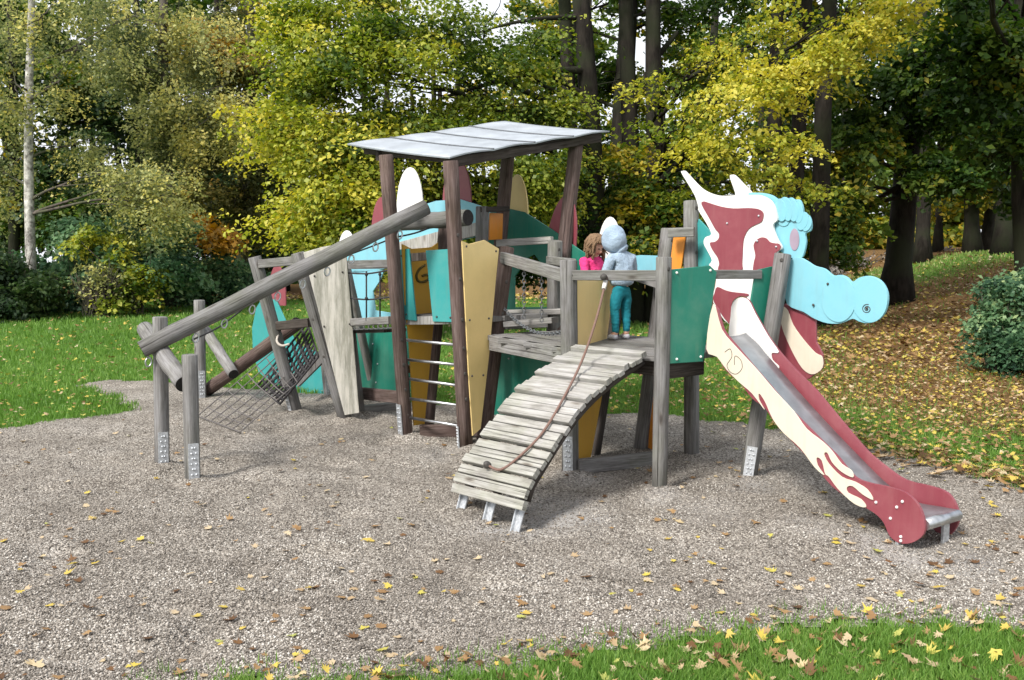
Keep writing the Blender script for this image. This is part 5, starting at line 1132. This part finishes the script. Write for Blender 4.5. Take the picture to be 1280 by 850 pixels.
def child_figure(base, face, H, label, top_mat, leg_mat, arms, hooded, look):
    """base: point between the feet; face: heading in the plan; arms: for each side elbow and wrist (forward, side, up) in body heights"""
    base = V3(base); f = V3((math.cos(face), math.sin(face), 0)); s = V3((-f.y, f.x, 0))
    root = thing('person', base, label, 'child')
    Q = lambda a, b_, c: base + f * (a * H) + s * (b_ * H) + Z * (c * H)
    h = H
    hc = Q(look[0], look[1], .885 - look[0] * .35)                         # head centre
    bv = [(Q(0, 0, .50), .050*h, .062*h), (Q(.0, 0, .58), .08*h, .10*h), (Q(.0, 0, .68), .085*h, .105*h), (Q(.0, 0, .745), .06*h, .075*h),
          (Q(look[0]*.4, look[1]*.4, .785), .038*h), (hc + Z*(-.045*h), .070*h), (hc + Z*(.015*h), .082*h, .078*h), (hc + Z*(.07*h), .055*h)]
    be = [(0, 1), (1, 2), (2, 3), (3, 4), (4, 5), (5, 6), (6, 7)]
    hips, wr = [], []
    for sg in (-1, 1):
        o = len(bv); bv += [(Q(0, sg*.046, .41), .030*h), (Q(.013, sg*.062, .26), .030*h), (Q(-.005, sg*.062, .055), .028*h), (Q(.06, sg*.07, .022), .024*h)]
        be += [(0, o), (o, o+1), (o+1, o+2), (o+2, o+3)]
        el, w_ = arms[0 if sg < 0 else 1]
        o2 = len(bv); bv += [(Q(0, sg*.105, .735), .038*h), (Q(*el), .029*h), (Q(*w_), .020*h)]
        be += [(3, o2), (o2, o2+1), (o2+1, o2+2)]; wr.append((Q(*el), Q(*w_), sg))
    body = skin('body', bv, be, 'skin', root)
    for el, w_, sg in wr:                                  # palm, four fingers, thumb
        d = (w_ - el).normalized(); sd_ = d.cross(Z).normalized(); k = .105 * h
        hv = [(w_ - d*.01, .017*h, .013*h), (w_ + d*k*.35, .021*h, .011*h)]; he = [(0, 1)]
        for j, (L_, off) in enumerate(((.50, -.017), (.58, -.006), (.54, .006), (.42, .016))):
            a = len(hv); p = w_ + d*k*.5 + sd_*off*h
            hv += [(p, .0075*h), (p + d*k*L_*.55 - Z*k*.10, .0065*h), (p + d*k*L_*.85 - Z*k*.32, .0055*h)]; he += [(1, a), (a, a+1), (a+1, a+2)]
        a = len(hv); p = w_ + d*k*.2 - sd_*sg*.02*h
        hv += [(p, .008*h), (p + d*k*.25 - sd_*sg*.016*h - Z*k*.1, .0065*h)]; he += [(0, a), (a, a+1)]
        skin('hand', hv, he, 'skin', root, 1)
    # face
    fd = (f + V3((0, 0, -.62)) + s * look[1] * 2).normalized(); fs = Z.cross(fd).normalized(); fu = fd.cross(fs)
    m = MB()
    for sg in (-1, 1): m.ball(hc + fd*.074*h + fs*sg*.030*h + fu*.005*h, .010*h, (1, 1, .8))
    m.build('eyes', 'eye_dark', root)
    m = MB(); m.ball(hc + fd*.084*h - fu*.022*h, .013*h); 
    for sg in (-1, 1): m.ball(hc + fs*sg*.079*h - fu*.01*h, .018*h, (.6, .6, 1))
    m.build('nose_and_ears', 'skin', root)
    m = MB(); m.tube([hc + fd*.073*h + fs*q*.02*h - fu*(.046 + .006*abs(q))*h for q in (-1, -.4, .4, 1)], .0055*h, 6); m.build('mouth', 'lip', root)
    # trousers, shoes
    tv = [(Q(0, 0, .50), .085*h, .105*h), (Q(0, 0, .44), .08*h, .105*h)]; te = [(0, 1)]
    for sg in (-1, 1):
        o = len(tv); tv += [(Q(0, sg*.058, .40), .062*h), (Q(.014, sg*.062, .26), .046*h), (Q(.0, sg*.062, .15), .037*h), (Q(-.004, sg*.062, .055), .032*h)]
        te += [(1, o), (o, o+1), (o+1, o+2), (o+2, o+3)]
    skin('trousers', tv, te, leg_mat, root)
    for sg in (-1, 1):
        skin('shoe', [(Q(-.03, sg*.064, .028), .032*h, .03*h), (Q(.03, sg*.068, .03), .036*h, .03*h), (Q(.085, sg*.074, .022), .030*h, .02*h)], [(0, 1), (1, 2)], 'shoe', root)
    # jacket
    jv = [(Q(-.005, 0, .46), .112*h, .135*h), (Q(0, 0, .55), .102*h, .128*h), (Q(.004, 0, .65), .102*h, .132*h), (Q(0, 0, .735), .078*h, .10*h), (Q(look[0]*.3, look[1]*.3, .785), .054*h, .06*h)]
    je = [(0, 1), (1, 2), (2, 3), (3, 4)]
    for k, sg in enumerate((-1, 1)):
        el, w_ = V3(arms[k][0]), V3(arms[k][1]); o = len(jv)
        jv += [(Q(0, sg*.115, .725), .056*h), (Q(*(V3((0, sg*.115, .725)).lerp(el, .5))), .050*h), (Q(*el), .044*h), (Q(*(el.lerp(w_, .5))), .041*h), (Q(*(el.lerp(w_, .93))), .037*h)]
        je += [(3, o), (o, o+1), (o+1, o+2), (o+2, o+3), (o+3, o+4)]
    jk = skin('jacket', jv, je, top_mat, root)
    if hooded:
        hv = MB(); nu, nv = 20, 12; rows = []
        hcc = hc - fd * .012 * h + Z * .005 * h
        for j in range(nv + 1):
            th = .72 + (math.pi - .72) * j / nv; r_ = .100 * h
            rows.append(hv._add([hcc + fd * (r_ * 1.05 * math.cos(th)) + fs * (r_ * .92 * math.sin(th) * math.cos(2*math.pi*k/nu)) + fu * (r_ * 1.12 * math.sin(th) * math.sin(2*math.pi*k/nu)) + Z * (-.012*h if False else 0) for k in range(nu)]))
        for j in range(nv):
            for k in range(nu): hv.face((rows[j]+k, rows[j]+(k+1) % nu, rows[j+1]+(k+1) % nu, rows[j+1]+k), None, True)
        from mathutils import noise
        hv.v = [tuple(Vector(p) + (Vector(p) - hcc).normalized() * (.006 * noise.noise(Vector(p) * 14) + .012 * abs(noise.noise(Vector((p[0] * 9, p[1] * 9, p[2] * 30))))) - fd * (.022 * h * max(0, (Vector(p) - hcc).normalized().dot(fu)))) for p in hv.v]
        ho = hv.build('hood', top_mat, root); so_ = ho.modifiers.new('s', 'SOLIDIFY'); so_.thickness = .012 * h; so_.offset = 1
        m = MB(); m.tube([hcc + fd * (  .100*h*1.05*math.cos(.72)) + fs * (  .100*h*.92*math.sin(.72)*math.cos(t)) + fu * (  .100*h*1.12*math.sin(.72)*math.sin(t)) for t in [2*math.pi*k/20 for k in range(20)]], .010*h, 8, closed=True); m.build('hood_hem', top_mat, ho)
        skin('collar', [(Q(-.03, 0, .76), .075*h, .085*h), (Q(-.02 + look[0]*.5, look[1]*.5, .81), .078*h, .085*h)], [(0, 1)], top_mat, root)
    else:
        hr = MB(); rr_ = random.Random(3)
        for i in range(150):                               # locks of hair combed from the crown to the shoulders
            an = rr_.uniform(0, 2*math.pi); fr_ = math.cos(an)
            p0 = hc - fd*.015*h + fu*.093*h + (fd*math.cos(an) + fs*math.sin(an)) * .02*h
            dirn = fd*math.cos(an) + fs*math.sin(an)
            ln = .10 if fr_ > .62 else rr_.uniform(.20, .31)
            pts = []
            for q in range(7):
                t = q / 6; ang = min(t * ln / .10, 1.55); rad = .093*h*(1 + .07*math.sin(i*7.1) + .05*rr_.random() + .05*math.sin(q*2.2 + i))
                p = hc - fd*.008*h + dirn*rad*math.sin(ang) + fu*rad*1.02*math.cos(ang)
                if t * ln / .10 > 1.55: p = p - Z*((t*ln/.10 - 1.55)*.095*h) + dirn*(rr_.uniform(-.01, .012) + .018*math.sin(q*2.4 + i*1.7))*h + fs*.012*h*math.cos(q*2.1 + i)
                pts.append(p)
            hr.tube(pts, [.012*h*(1 - .5*(q/6)**2) for q in range(7)], 5)
        hr.build('hair', 'hair', root)
    return root
DZ = .967
bp_ = G(776, 424.5, DZ)
child_figure((bp_.x, bp_.y, DZ), math.radians(122), .93, 'child in light blue hooded top and teal trousers standing on the ramp platform, back turned', 'hood_cloth', 'teal_cloth',
             [((.03, -.15, .56), (.14, -.12, .52)), ((.05, .15, .56), (.18, .10, .55))], True, (.05, .06))
gp_ = P(739, 400, 8.25)
child_figure((gp_.x, 8.25, DZ), math.radians(-45), .89, 'child in a pink jacket with loose brown hair looking down behind the yellow panel', 'pink_cloth', 'dark_cloth',
             [((.06, -.16, .58), (.18, -.10, .57)), ((.06, .16, .58), (.18, .09, .58))], False, (.05, 0))
# ------------------------------------------------------------------ light
EL, AZ = math.radians(44), math.radians(-140)      # sun from the left, a little behind the photographer
sdir = Vector((math.sin(AZ) * math.cos(EL), math.cos(AZ) * math.cos(EL), math.sin(EL)))
ld = bpy.data.lights.new('sun', 'SUN'); ld.energy = 2.3; ld.angle = math.radians(13); ld.color = (1.0, 0.965, 0.915)
lo = bpy.data.objects.new('sun', ld); COL.objects.link(lo); lo.rotation_euler = sdir.to_track_quat('Z', 'Y').to_euler(); lo.location = (0, 0, 30)
wd = bpy.data.worlds.new('World'); S.world = wd; wd.use_nodes = True
nt = wd.node_tree; bg = nt.nodes['Background']
sk = nt.nodes.new('ShaderNodeTexSky'); sk.sky_type = 'NISHITA'; sk.sun_disc = False
sk.sun_elevation = EL; sk.sun_rotation = AZ; sk.air_density = 1.0; sk.dust_density = 4.0; sk.ozone_density = 0.6
tcw = nt.nodes.new('ShaderNodeTexCoord'); mpw = nt.nodes.new('ShaderNodeMapping'); mpw.inputs['Scale'].default_value = (1, 1, 2.6)
nw = nt.nodes.new('ShaderNodeTexNoise'); nw.inputs['Scale'].default_value = 2.2; nw.inputs['Detail'].default_value = 7; nw.inputs['Roughness'].default_value = .6
nt.links.new(tcw.outputs['Generated'], mpw.inputs[0]); nt.links.new(mpw.outputs[0], nw.inputs['Vector'])
rw_ = ramp(nt, [(0.30, (.35, .35, .35)), (0.52, (1, 1, 1))]); nt.links.new(nw.outputs[0], rw_.inputs[0])
cl = mixc(nt, rw_.outputs[0], sk.outputs[0], (3.4, 3.5, 3.7))     # thin bright cloud over most of the sky
nt.links.new(cl, bg.inputs[0]); bg.inputs[1].default_value = 0.15
S.view_settings.view_transform = 'Standard'; S.view_settings.look = 'None'; S.view_settings.gamma = 1; S.view_settings.use_curve_mapping = False
S.view_settings.exposure = 1.22
S.render.engine = 'CYCLES'; S.cycles.use_denoising = True
S.cycles.max_bounces = 8; S.cycles.diffuse_bounces = 4; S.cycles.transmission_bounces = 6
